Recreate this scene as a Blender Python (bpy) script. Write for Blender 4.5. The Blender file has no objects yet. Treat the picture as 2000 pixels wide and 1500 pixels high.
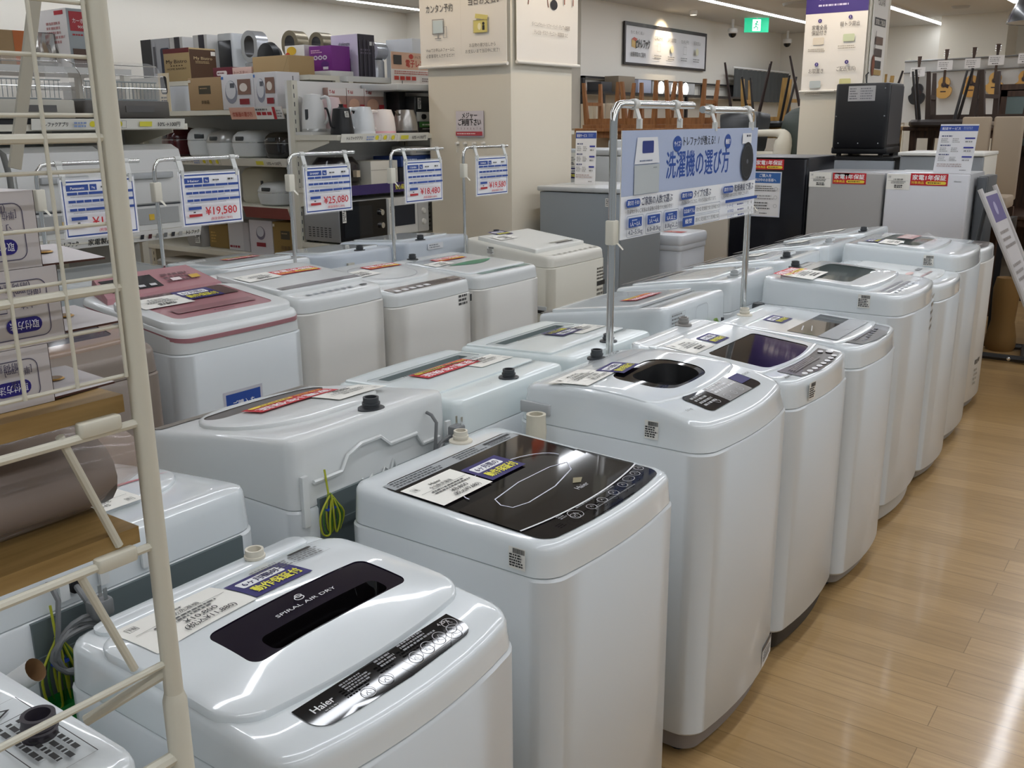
import bpy, bmesh, math, random
from mathutils import Matrix, Vector
random.seed(7)
S = bpy.context.scene
COL = S.collection
# ---------------------------------------------------------------- camera, world, lights, exposure
cd = bpy.data.cameras.new('camera'); cam = bpy.data.objects.new('camera', cd); COL.objects.link(cam)
F_PX, PITCH, ROLL, YAW = 1875.0, .265, -.009, .625
cd.sensor_width = 36.0; cd.lens = F_PX * 36 / 2000; cd.clip_start = .05; cd.clip_end = 100
_cy, _sy = math.cos(YAW), math.sin(YAW); _cp, _sp = math.cos(PITCH), math.sin(PITCH); _cr, _sr = math.cos(ROLL), math.sin(ROLL)
def _lvl(v): return Vector((_cy*v[0] - _sy*v[1], _sy*v[0] + _cy*v[1], v[2]))
_r, _u = Vector((1, 0, 0)), Vector((0, _sp, _cp)); _f = Vector((0, _cp, -_sp))
_R, _U, _F = _lvl(_cr*_r + _sr*_u), _lvl(-_sr*_r + _cr*_u), _lvl(_f)
cam.matrix_world = Matrix(((_R.x, _U.x, -_F.x, 0), (_R.y, _U.y, -_F.y, 0), (_R.z, _U.z, -_F.z, 1.54), (0, 0, 0, 1)))
S.camera = cam
w = bpy.data.worlds.new('world'); S.world = w; w.use_nodes = True
w.node_tree.nodes['Background'].inputs[0].default_value = (.86, .94, 1, 1)
w.node_tree.nodes['Background'].inputs[1].default_value = .3
S.view_settings.view_transform = 'Standard'; S.view_settings.look = 'None'
S.view_settings.exposure = -0.08; S.view_settings.gamma = 1.0; S.view_settings.use_curve_mapping = False
S.cycles.use_denoising = True; S.cycles.max_bounces = 8; S.cycles.diffuse_bounces = 4
STRIP = 20.0            # ceiling strip brightness
HC = 3.0                # ceiling height

def spot(x, y, z, tx, ty, tz, power, ang=60, col=(1, .78, .5), r=.03):
    l = bpy.data.lights.new('spot_lamp', 'SPOT'); l.energy = power; l.spot_size = math.radians(ang); l.spot_blend = .6; l.color = col; l.shadow_soft_size = r
    o = bpy.data.objects.new('spot_lamp', l); COL.objects.link(o); o.location = (x, y, z)
    o.rotation_euler = (Vector((tx, ty, tz)) - Vector((x, y, z))).to_track_quat('-Z', 'Y').to_euler(); return o
spot(-3.95, 4.1, 2.95, -3.9, 4.95, 1.9, 26)
spot(-2.75, 5.3, 2.95, -3.56, 5.3, 1.9, 26)
spot(-6.15, 12.6, 2.95, -6.48, 12.6, 2.6, 30, 80)
spot(-2.7, 7.2, 2.95, -2.6, 8.0, 2.0, 30)

# ---------------------------------------------------------------- materials
_M = {}
def lin(h):
    h = h.lstrip('#'); h = h if len(h) == 6 else ''.join(q*2 for q in h); o = []
    for i in (0, 2, 4):
        c = int(h[i:i+2], 16)/255; o.append(c/12.92 if c <= .04045 else ((c+.055)/1.055)**2.4)
    return (*o, 1)
def mat(c, rough=.45, metal=0, coat=0, emit=0, alpha=1, spec=.5, trans=0, name=None, bump=0):
    k = (c, rough, metal, coat, emit, alpha, spec, trans, bump)
    if k in _M: return _M[k]
    m = bpy.data.materials.new(name or 'surface_' + c.strip('#')); m.use_nodes = True
    b = m.node_tree.nodes['Principled BSDF']; I = b.inputs
    I['Base Color'].default_value = lin(c); I['Roughness'].default_value = rough; I['Metallic'].default_value = metal
    I['Coat Weight'].default_value = coat; I['Coat Roughness'].default_value = .035; I['Specular IOR Level'].default_value = spec
    I['Alpha'].default_value = alpha; I['Transmission Weight'].default_value = trans
    if emit: I['Emission Color'].default_value = lin(c); I['Emission Strength'].default_value = emit
    if bump:
        n = m.node_tree.nodes; t = n.new('ShaderNodeTexNoise'); t.inputs['Scale'].default_value = bump; bp = n.new('ShaderNodeBump')
        bp.inputs['Strength'].default_value = .15; bp.inputs['Distance'].default_value = .01
        m.node_tree.links.new(t.outputs[0], bp.inputs['Height']); m.node_tree.links.new(bp.outputs[0], I['Normal'])
    _M[k] = m; return m
def ink(c): return mat(c, .5, 0, 0)
WHITE = mat('#dfe5e7', .2, coat=.8, name='glossy_white_plastic')
WHITE2 = mat('#dcdfde', .3, coat=.4, name='white_plastic')
BODY = mat('#d4d9db', .33, coat=.2, name='white_painted_steel')
BODYW = mat('#d6d4ce', .38, coat=.1, name='warm_white_steel')
IVORY = mat('#d9d5c6', .5, name='ivory_painted_steel')
RACKM = mat('#d2cfbf', .5, name='cream_tube_paint')
GREY = mat('#8d8a86', .5, name='grey_plastic')
LGREY = mat('#b4b7b8', .45, name='light_grey_plastic')
DGREY = mat('#3a3d40', .45, name='dark_grey_plastic')
STEEL = mat('#6f7a7c', .42, metal=.4, name='galvanised_steel')
CHROME = mat('#d8d8d6', .12, metal=1, name='chrome')
BLACKG = mat('#0c0a0c', .045, name='black_gloss')
PURPG = mat('#171020', .05, name='dark_purple_gloss')
BLACK = mat('#111113', .5, name='matt_black')
CARD = mat('#a98d68', .75, name='cardboard')
PAPER = mat('#eceae4', .55, name='white_paper')
CLEAR = mat('#ffffff', .04, alpha=.14, name='clear_plastic')
SMOKE = mat('#59635f', .06, alpha=.62, name='smoked_clear_plastic')
def nodes_mat(name):
    m = bpy.data.materials.new(name); m.use_nodes = True; return m, m.node_tree.nodes, m.node_tree.links, m.node_tree.nodes['Principled BSDF']
def wood_mat(name, a, b, sc=(1, 14, 14), rough=.5):
    m, n, l, p = nodes_mat(name)
    tc = n.new('ShaderNodeTexCoord'); mp = n.new('ShaderNodeMapping'); mp.inputs['Scale'].default_value = sc
    t = n.new('ShaderNodeTexNoise'); t.inputs['Scale'].default_value = 6; t.inputs['Detail'].default_value = 6
    r = n.new('ShaderNodeValToRGB'); r.color_ramp.elements[0].color = lin(a); r.color_ramp.elements[1].color = lin(b)
    r.color_ramp.elements[0].position = .3; r.color_ramp.elements[1].position = .7
    l.new(tc.outputs['Object'], mp.inputs[0]); l.new(mp.outputs[0], t.inputs[0]); l.new(t.outputs[0], r.inputs[0]); l.new(r.outputs[0], p.inputs['Base Color'])
    p.inputs['Roughness'].default_value = rough; return m
OAK = wood_mat('light_oak', '#84693a', '#a58653', (14, 1, 14))
BROWNW = wood_mat('warm_brown_wood', '#7e5026', '#9c683a', (8, 8, 1))
YELW = wood_mat('yellow_oak', '#94713a', '#b4904f', (8, 8, 1))
DARKW = wood_mat('dark_walnut', '#352318', '#503828', (8, 8, 1))

# ---------------------------------------------------------------- mesh builder
def cross(a, b): return (a[1]*b[2]-a[2]*b[1], a[2]*b[0]-a[0]*b[2], a[0]*b[1]-a[1]*b[0])
class MB:
    def __init__(s, m=None): s.v = []; s.f = []; s.m = []; s.dm = m
    def add(s, vs, fs, m=None):
        o = len(s.v); s.v += [tuple(p) for p in vs]; s.f += [tuple(i+o for i in f) for f in fs]; s.m += [m or s.dm]*len(fs); return s
    def box(s, x0, x1, y0, y1, z0, z1, m=None):
        return s.add([(x0,y0,z0),(x1,y0,z0),(x1,y1,z0),(x0,y1,z0),(x0,y0,z1),(x1,y0,z1),(x1,y1,z1),(x0,y1,z1)],
                     [(0,3,2,1),(4,5,6,7),(0,1,5,4),(1,2,6,5),(2,3,7,6),(3,0,4,7)], m)
    def loft(s, rings, mats=None, cap0=True, cap1=True, closed=True):
        n = len(rings[0]); o = len(s.v)
        for r in rings: s.v += [tuple(p) for p in r]
        for i in range(len(rings)-1):
            m = (mats[i] if isinstance(mats, (list, tuple)) else mats) or s.dm
            for j in range(n if closed else n-1):
                k = (j+1) % n; s.f.append((o+i*n+j, o+i*n+k, o+(i+1)*n+k, o+(i+1)*n+j)); s.m.append(m)
        m0 = (mats[0] if isinstance(mats, (list, tuple)) else mats) or s.dm; m1 = (mats[-1] if isinstance(mats, (list, tuple)) else mats) or s.dm
        if cap0: s.f.append(tuple(o+j for j in reversed(range(n)))); s.m.append(m0)
        if cap1: s.f.append(tuple(o+(len(rings)-1)*n+j for j in range(n))); s.m.append(m1)
        return s
    def rbox(s, x0, x1, y0, y1, z0, z1, r=.01, e=.006, m=None):
        e = min(e, (z1-z0)/2.2, (x1-x0)/2.2, (y1-y0)/2.2)
        R = lambda i, z: [(p[0], p[1], z) for p in rr(x0+i, x1-i, y0+i, y1-i, max(r-i, .001), 4, 1)]
        return s.loft([R(e, z0), R(e*.3, z0+e*.3), R(0, z0+e), R(0, z1-e), R(e*.3, z1-e*.3), R(e, z1)], m)
    def lathe(s, prof, cx=0, cy=0, n=20, m=None, cap0=False, cap1=False, axis='z'):
        rings = []
        for r, z in prof:
            ring = []
            for i in range(n):
                a = 2*math.pi*i/n; c, d = r*math.cos(a), r*math.sin(a)
                ring.append((cx+c, cy+d, z) if axis == 'z' else ((z, cx+c, cy+d) if axis == 'x' else (cx+d, z, cy+c)))
            rings.append(ring)
        return s.loft(rings, m, cap0, cap1)
    def tube(s, pts, r, n=8, m=None, sub=0, cap=True):
        P = [Vector(p) for p in pts]
        if sub:
            Q = []
            for i in range(len(P)-1):
                a, b, c, d = P[max(i-1, 0)], P[i], P[i+1], P[min(i+2, len(P)-1)]
                for k in range(sub):
                    t = k/sub; Q.append(.5*((2*b)+(c-a)*t+(2*a-5*b+4*c-d)*t*t+(3*b-a-3*c+d)*t**3))
            Q.append(P[-1]); P = Q
        rings = []; prev = None
        for i, p in enumerate(P):
            d = (P[min(i+1, len(P)-1)] - P[max(i-1, 0)]).normalized()
            if prev is None: prev = d.orthogonal().normalized()
            u = (prev - d*prev.dot(d)); u = u.normalized() if u.length > 1e-6 else d.orthogonal().normalized(); prev = u; v = d.cross(u)
            rr_ = r
            if isinstance(r, (list, tuple)): q = i*(len(r)-1)/max(1, len(P)-1); a_ = min(int(q), len(r)-2); rr_ = r[a_]+(r[a_+1]-r[a_])*(q-a_)
            rings.append([p + rr_*(math.cos(2*math.pi*k/n)*u + math.sin(2*math.pi*k/n)*v) for k in range(n)])
        return s.loft(rings, m, cap, cap)
    def bar(s, a, b, w, h, m=None):
        a, b = Vector(a), Vector(b); d = (b-a).normalized(); u = d.cross(Vector((0, 0, 1)))
        u = u.normalized() if u.length > 1e-3 else Vector((1, 0, 0)); v = u.cross(d)
        R = lambda p: [p-u*w/2-v*h/2, p+u*w/2-v*h/2, p+u*w/2+v*h/2, p-u*w/2+v*h/2]
        return s.loft([R(a), R(b)], m)
    def prism(s, poly, f0, f1, m=None):
        """poly: 2D list; f0/f1 map (u,v) to 3D for the two faces"""
        return s.loft([[f0(*p) for p in poly], [f1(*p) for p in poly]], m)
    def build(s, name, parent=None, label=None, ang=40):
        me = bpy.data.meshes.new(name); me.from_pydata(s.v, [], s.f)
        ms = []
        for m in s.m:
            if m not in ms: ms.append(m)
        for m in ms: me.materials.append(m)
        ix = {m: i for i, m in enumerate(ms)}
        me.polygons.foreach_set('material_index', [ix[m] for m in s.m])
        me.polygons.foreach_set('use_smooth', [True]*len(s.f))
        me.update(); me.set_sharp_from_angle(angle=math.radians(ang))
        o = bpy.data.objects.new(name, me); COL.objects.link(o)
        if parent: o.parent = parent
        if label: o['label'] = label
        return o
def rr(x0, x1, y0, y1, r, k=5, m=4, bulge=0):
    """rounded rectangle outline, counter-clockwise; bulge pushes the x1 side out"""
    r = min(r, (x1-x0)/2.01, (y1-y0)/2.01); P = []
    cs = [(x1-r, y0+r, -90), (x1-r, y1-r, 0), (x0+r, y1-r, 90), (x0+r, y0+r, 180)]
    for i, (cx, cy, a0) in enumerate(cs):
        for j in range(k+1):
            a = math.radians(a0 + 90*j/k); P.append((cx+r*math.cos(a), cy+r*math.sin(a)))
        nx = cs[(i+1) % 4]; a = math.radians(nx[2]); q = (nx[0]+r*math.cos(a), nx[1]+r*math.sin(a)); p = P[-1]
        for j in range(1, m): P.append((p[0]+(q[0]-p[0])*j/m, p[1]+(q[1]-p[1])*j/m))
    if bulge:
        xm, yc, h = (x0+x1)/2, (y0+y1)/2, (y1-y0)/2
        P = [(x + bulge*(1-((y-yc)/h)**2)*max(0, (x-xm)/(x1-xm))**2, y) for x, y in P]
    return P

# ---------------------------------------------------------------- tagging
def thing(name, label, cat, loc=(0, 0, 0), rz=0, group=None, rx=0):
    o = bpy.data.objects.new(name, None); COL.objects.link(o); o.empty_display_size = .05
    o.location = loc; o.rotation_euler = (rx, 0, rz); o['label'] = label; o['category'] = cat
    if group: o['group'] = group
    return o
def tag(o, label, cat, group=None, kind=None):
    o['label'] = label; o['category'] = cat
    if group: o['group'] = group
    if kind: o['kind'] = kind
    return o
def struct(name, mb, label, cat):
    o = mb.build(name); return tag(o, label, cat, kind='structure')

# ---------------------------------------------------------------- printed surfaces
_G = {}
def glyphs(t, bold=0):
    k = (t, bold)
    if k in _G: return _G[k]
    c = bpy.data.curves.new('lettering', 'FONT'); c.body = t; c.size = 1; c.resolution_u = 2; c.offset = bold
    o = bpy.data.objects.new('lettering', c); COL.objects.link(o)
    dg = bpy.context.evaluated_depsgraph_get(); me = bpy.data.meshes.new_from_object(o.evaluated_get(dg))
    vs = [(v.co.x, v.co.y) for v in me.vertices]; fs = [tuple(p.vertices) for p in me.polygons]
    bpy.data.objects.remove(o); bpy.data.curves.remove(c); bpy.data.meshes.remove(me)
    xs = [p[0] for p in vs] or [0]; ys = [p[1] for p in vs] or [0]
    _G[k] = (vs, fs, min(xs), max(xs), min(ys), max(ys)); return _G[k]
class Cv:
    """a printed sheet: shapes in metres, (0,0) lower left"""
    def __init__(s, w, h, bg=None): s.w, s.h, s.ops, s.L = w, h, [], 0; bg and s.rect(0, 0, w, h, bg)
    def _p(s, vs, fs, c): s.ops.append((vs, fs, c if not isinstance(c, str) else ink(c), s.L))
    def rect(s, a, b, c, d, col, n=1):
        vs = []; fs = []
        for i in range(n+1): y = b+(d-b)*i/n; vs += [(a, y), (c, y)]
        for i in range(n): fs.append((2*i, 2*i+1, 2*i+3, 2*i+2))
        s._p(vs, fs, col); s.L += 1; return s
    def rrect(s, a, b, c, d, r, col): return s.poly(rr(a, c, b, d, r, 4, 3), col)
    def poly(s, pts, col): s._p(pts, [tuple(range(len(pts)))], col); s.L += 1; return s
    def circ(s, x, y, r, col, ry=None, n=20): return s.poly([(x+r*math.cos(2*math.pi*i/n), y+(ry or r)*math.sin(2*math.pi*i/n)) for i in range(n)], col)
    def line(s, pts, w, col, close=False):
        P = list(pts) + ([pts[0]] if close else []); vs = []; fs = []
        for i, p in enumerate(P):
            a, b = P[max(i-1, 0)], P[min(i+1, len(P)-1)]
            if close and i in (0, len(P)-1): a, b = P[-2], P[1]
            dx, dy = b[0]-a[0], b[1]-a[1]; l = math.hypot(dx, dy) or 1; vs += [(p[0]-dy/l*w/2, p[1]+dx/l*w/2), (p[0]+dy/l*w/2, p[1]-dx/l*w/2)]
        for i in range(len(P)-1): fs.append((2*i+1, 2*i+3, 2*i+2, 2*i))
        s._p(vs, fs, col); s.L += 1; return s
    def ring(s, x, y, r, w, col, ry=None, n=24): return s.line([(x+r*math.cos(2*math.pi*i/n), y+(ry or r)*math.sin(2*math.pi*i/n)) for i in range(n)], w, col, True)
    def frame(s, a, b, c, d, w, col): return s.line([(a, b), (c, b), (c, d), (a, d)], w, col, True)
    def text(s, t, x, y, h, col, w=None, al='c', bold=.012, sk=0):
        """h: capital/ideograph height; x,y: baseline anchor; w: fit width"""
        vs, fs, x0, x1, y0, y1 = glyphs(t); sy = h/.75; sx = sy if w is None else w/max(x1-x0, 1e-6)
        W = (x1-x0)*sx; ox = x-(W/2 if al == 'c' else W if al == 'r' else 0)
        for dx, dy in ([(0, 0)] if bold <= .004 else [(-1, 0), (1, 0)] if bold < .015 else [(-1, -.5), (1, .5), (0, 1)]):
            s._p([(ox+(p[0]-x0)*sx+dx*bold*sy*.8, y+(p[1]+dy*bold*.8)*sy) for p in vs], fs, col); s.L += .15
        s.L += 1; return s
    def dash(s, a, b, c, d, rows, col, fill=.55, cols=1, seed=1):
        """rows of small print too fine to read"""
        R = random.Random(seed); vs = []; fs = []
        for i in range(rows):
            y0 = d-(d-b)*(i+.75)/rows; y1 = y0+(d-b)/rows*fill; x = a; end = a+(c-a)*R.uniform(.75, 1)
            while x < end:
                l = min(R.uniform(.6, 2.2)*(y1-y0), end-x); o = len(vs); vs += [(x, y0), (x+l, y0), (x+l, y1), (x, y1)]; fs.append((o, o+1, o+2, o+3)); x += l+R.uniform(.25, .6)*(y1-y0)
        s._p(vs, fs, col); s.L += 1; return s
    def bars(s, a, b, c, d, col='#111111', n=16, seed=3):
        R = random.Random(seed); vs = []; fs = []; x = a
        while x < c:
            l = (c-a)/n*R.choice((.3, .5, .8)); o = len(vs); vs += [(x, b), (x+l, b), (x+l, d), (x, d)]; fs.append((o, o+1, o+2, o+3)); x += l+(c-a)/n*.35
        s._p(vs, fs, col); s.L += 1; return s
    def sub(s, o, x, y, sc=1):
        for vs, fs, c, l in o.ops: s.ops.append(([(p[0]*sc+x, p[1]*sc+y) for p in vs], fs, c, s.L+l))
        s.L += o.L; return s
    def put(s, mb, fn, eps=.0004, cell=None):
        for vs, fs, c, l in s.ops:
            if cell: vs, fs = split(vs, fs, *cell)
            q = [fn(p[0], p[1], (l+1)*eps) for p in vs]; mb.add(q, fs, c)
        return mb
def split(vs, fs, su, sv):
    """cut flat shapes into cells so that they can follow a curved surface"""
    us = [p[0] for p in vs]; ws = [p[1] for p in vs]
    if max(us)-min(us) < su and max(ws)-min(ws) < sv: return vs, fs
    b = bmesh.new(); V = [b.verts.new((p[0], p[1], 0)) for p in vs]
    for f in fs:
        try: b.faces.new([V[i] for i in f])
        except ValueError: pass
    for ax, st, lo, hi in ((0, su, min(us), max(us)), (1, sv, min(ws), max(ws))):
        q = math.floor(lo/st)*st+st
        while q < hi:
            no = (1, 0, 0) if ax == 0 else (0, 1, 0); bmesh.ops.bisect_plane(b, geom=b.verts[:]+b.edges[:]+b.faces[:], plane_co=(q, 0, 0) if ax == 0 else (0, q, 0), plane_no=no); q += st
    b.verts.index_update(); R = [(v.co.x, v.co.y) for v in b.verts], [tuple(v.index for v in f.verts) for f in b.faces]; b.free(); return R
def plane_fn(o, u, v):
    n = cross(u, v)
    return lambda a, b, e: tuple(o[i]+u[i]*a+v[i]*b+n[i]*e for i in range(3))
def sheet(cv, o, u, v, name, parent=None, label=None, th=.002, m=None, eps=.0004):
    """a flat printed panel with thickness th, lower left at o"""
    mb = MB(m or PAPER); f = plane_fn(o, u, v)
    if th: mb.loft([[f(a, b, -th) for a, b in ((0, 0), (cv.w, 0), (cv.w, cv.h), (0, cv.h))], [f(a, b, 0) for a, b in ((0, 0), (cv.w, 0), (cv.w, cv.h), (0, cv.h))]])
    cv.put(mb, f, eps); return mb.build(name, parent, label)
YP, YN, XP, XN, ZP = (0, 1, 0), (0, -1, 0), (1, 0, 0), (-1, 0, 0), (0, 0, 1)

# stickers
NAVY = '#241a66'; RED = '#c8202c'; YEL = '#f3d84a'; BLUE = '#2a4fa2'
def st_purple(w=.118):
    c = Cv(w, w*.72, NAVY); c.rrect(w*.1, w*.38, w*.84, w*.62, w*.04, '#efeff2'); c.text('6ヶ月間の', w*.47, w*.43, w*.14, '#1c1650', w*.62, bold=.02)
    c.text('動作保証付', w*.52, w*.11, w*.18, '#e8e24a', w*.8, bold=.03); return c
def st_red(w=.2, h=None):
    h = h or w*.35; c = Cv(w, h, RED); c.text('家電1年保証', w/2, h*.48, h*.36, '#ffffff', w*.9, bold=.03)
    c.text('対象商品', w*.03, h*.14, h*.19, YEL, w*.34, 'l', .02); c.rrect(w*.42, h*.1, w*.96, h*.36, h*.12, YEL); c.dash(w*.47, h*.15, w*.92, h*.31, 1, '#5a2020'); return c
def st_price(w, h, l1='', l2='', p1='', p2=''):
    c = Cv(w, h, '#f2f0e8'); c.frame(w*.08, h*.74, w*.17, h*.88, w*.006, '#333333'); c.text('下取', w*.125, h*.77, h*.07, '#333333', w*.07)
    if l1: c.text(l1, w*.5, h*.74, h*.1, '#2a2a2a', bold=.008)
    c.text(l2 or '全自動洗濯機', w*.5, h*.6, h*.09, '#2a2a2a', w*.42, bold=.004); c.rect(w*.06, h*.565, w*.94, h*.573, '#333333')
    c.dash(w*.2, h*.38, w*.9, h*.54, 2, '#555555', .5, seed=int(w*1e4))
    if p1: c.text(p1, w*.56, h*.24, h*.11, '#1a1a1a', w*.32, bold=.01); c.text(p2, w*.58, h*.08, h*.11, '#1a1a1a', w*.5, bold=.01)
    else: c.dash(w*.35, h*.1, w*.8, h*.32, 2, '#222222', .6)
    return c
def st_bar(w=.036, h=.045):
    c = Cv(w, h, '#e9e7e0'); c.bars(w*.25, h*.72, w*.95, h*.95); c.dash(w*.05, h*.08, w*.95, h*.7, 5, '#222222', .6); return c
# ---------------------------------------------------------------- the setting
m, n, l, p = nodes_mat('plank_floor')
tc = n.new('ShaderNodeTexCoord'); br = n.new('ShaderNodeTexBrick'); br.offset = .37
br.inputs['Scale'].default_value = 1; br.inputs['Brick Width'].default_value = 1.1; br.inputs['Row Height'].default_value = .11; br.inputs['Mortar Size'].default_value = .0012
br.inputs['Color1'].default_value = lin('#bd9c6c'); br.inputs['Color2'].default_value = lin('#ab8b5c'); br.inputs['Mortar'].default_value = lin('#8a6e46')
ns = n.new('ShaderNodeTexNoise'); mp = n.new('ShaderNodeMapping'); mp.inputs['Scale'].default_value = (2, 26, 1); ns.inputs['Scale'].default_value = 2.5; ns.inputs['Detail'].default_value = 5
mx = n.new('ShaderNodeMixRGB'); mx.blend_type = 'MULTIPLY'; mx.inputs[0].default_value = .55
rp = n.new('ShaderNodeValToRGB'); rp.color_ramp.elements[0].color = (.66, .62, .55, 1); rp.color_ramp.elements[1].color = (1, 1, 1, 1); rp.color_ramp.elements[0].position = .3; rp.color_ramp.elements[1].position = .65
l.new(tc.outputs['Object'], br.inputs[0]); l.new(tc.outputs['Object'], mp.inputs[0]); l.new(mp.outputs[0], ns.inputs[0]); l.new(ns.outputs[0], rp.inputs[0])
l.new(br.outputs['Color'], mx.inputs[1]); l.new(rp.outputs[0], mx.inputs[2]); l.new(mx.outputs[0], p.inputs['Base Color'])
p.inputs['Roughness'].default_value = .3; p.inputs['Coat Weight'].default_value = .5; p.inputs['Coat Roughness'].default_value = .09
bp = n.new('ShaderNodeBump'); bp.inputs['Strength'].default_value = .08; bp.inputs['Distance'].default_value = .004; n2 = n.new('ShaderNodeTexNoise'); n2.inputs['Scale'].default_value = 9
l.new(tc.outputs['Object'], n2.inputs[0]); l.new(n2.outputs[0], bp.inputs['Height']); l.new(bp.outputs[0], p.inputs['Coat Normal'])
struct('floor', MB(m).box(-9.5, 4.5, -3, 17.3, -.1, 0), 'glossy tan wood plank shop floor', 'floor')
WALL = mat('#dedad0', .7, name='painted_wall'); PIL = mat('#dcd5c5', .6, name='pillar_paint'); CEIL = mat('#cfcfcd', .8, name='ceiling_board')
struct('ceiling', MB(CEIL).box(-9.5, 4.5, -3, 17.3, HC, HC+.1), 'flat pale grey shop ceiling', 'ceiling')
struct('wall_left', MB(WALL).box(-9.5, -9.3, -3, 10.5, 0, HC), 'plain cream wall above the shelves', 'wall')
struct('wall_step', MB(WALL).box(-9.3, -6.5, 10.5, 10.6, 0, HC), 'short return wall behind the pillar', 'wall')
struct('wall_back', MB(WALL).box(-6.6, -6.5, 10.6, 17.3, 0, HC), 'white side wall carrying the framed shop sign', 'wall')
struct('wall_far', MB(WALL).box(-6.5, 4.5, 17.1, 17.3, 0, HC), 'far end wall behind the guitars', 'wall')
struct('trim_1', MB(PIL).box(-4.215, -3.56, 4.95, 5.64, 0, HC), 'square cream pillar with hanging banners', 'pillar')
struct('trim_2', MB(PIL).box(-3.6, -2.7, 15.8, 16.6, 0, HC), 'square column behind the guitars', 'column')
struct('trim_3', MB(PIL).box(-2.87, -2.36, 8.06, 8.6, 0, HC), 'cream column under the numbered service banner', 'column')
LED = mat('#f4f8ff', .5, emit=STRIP, name='led_strip'); HOUS = mat('#e8e8e6', .5)
for i, (x, y0, y1, lb) in enumerate([(-8.75, 2, 10.2, 'long ceiling light strip near the cream left wall'), (-5.4, -1, 15.9, 'long ceiling light strip running past the framed wall sign'),
        (-3.83, 6.0, 17.0, 'ceiling light strip to the right of the numbered banner column'), (-2.4, 1, 14.5, 'ceiling light strip above the middle machine row'), (-.7, -2.5, 14.5, 'ceiling light strip above the front machine row'),
        (.9, -2.5, 15, 'ceiling light strip above the aisle'), (2.6, -2.5, 15, 'ceiling light strip right of the aisle')]):
    t = thing('ceiling_light', lb, 'ceiling light', (x, (y0+y1)/2, HC), 0, 'ceiling light strips'); h = (y1-y0)/2
    MB(HOUS).box(-.06, .06, -h, h, -.02, 0).build('housing', t); MB(LED).box(-.04, .04, -h+.02, h-.02, -.026, -.02).build('light_tube', t)
# ---------------------------------------------------------------- washing machines (local frame: +x front, y across, z up)
class Wm: pass
def washer(label, X, Y, rz=0, W=.5, D=.5, hf=.85, hb=.88, seam=.77, arc=0, bulge=.02, r=.045, body=BODY, top=WHITE, base=GREY, bz=.06, taper=.006, group=None, hole=None):
    k = Wm(); k.W, k.D, k.hf, k.hb, k.seam, k.bulge = W, D, hf, hb, seam, bulge
    k.root = thing('washing_machine', label, 'washing machine', (X, Y, 0), rz, group)
    ol = lambda i: rr(-D/2+i, D/2-i, -W/2+i, W/2-i, r-i*.5, 6, 8, bulge)
    def zf(x, y=0):
        t = min(1, max(0, (x+D/2)/D)); return hb+(hf-hb)*t+arc*4*t*(1-t)
    k.zf = zf; fl = lambda i, z: [(x, y, z) for x, y in ol(i)]
    MB(body).loft([fl(.006, bz), fl(0, bz+.008), fl(0, seam-.006), fl(.004, seam-.001)]).build('cabinet', k.root)
    up = lambda i, d: [(x, y, zf(x)-d) for x, y in ol(i)]
    R = [fl(.007, seam-.002), fl(.003, seam+.002), up(taper, .025), up(taper+.001, .012), up(taper+.005, .004), up(taper+.014, 0)]
    if hole:
        hr = rr(hole[0]+.012, hole[1]-.012, hole[2]+.012, hole[3]-.012, max(hole[4]-.012, .004), 6, 8)
        for q in (.5, 1): R.append([(a[0]+(h[0]-a[0])*q, a[1]+(h[1]-a[1])*q, zf(a[0]+(h[0]-a[0])*q)) for a, h in zip(ol(taper+.014), hr)])
        R.append([(x, y, zf(x)-.12) for x, y in hr]); MB(top).loft(R, None, True, False).build('top_panel', k.root)
    else:
        for q in (.85, .7, .5, .25): R.append([(x*q, y*q, zf(x*q)) for x, y in ol(taper+.014)])
        MB(top).loft(R).build('top_panel', k.root)
    b = MB(base); b.loft([fl(.03, .02), fl(.022, .024), fl(.014, bz+.002)]); b.build('base_plinth', k.root)
    for sx in (-1, 1):
        for sy in (-1, 1): MB(BLACK).lathe([(.022, 0), (.022, .012), (.014, .014), (.014, .022)], sx*(D/2-.07), sy*(W/2-.07), 12, None, True, True).build('foot', k.root)
    return k
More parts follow.
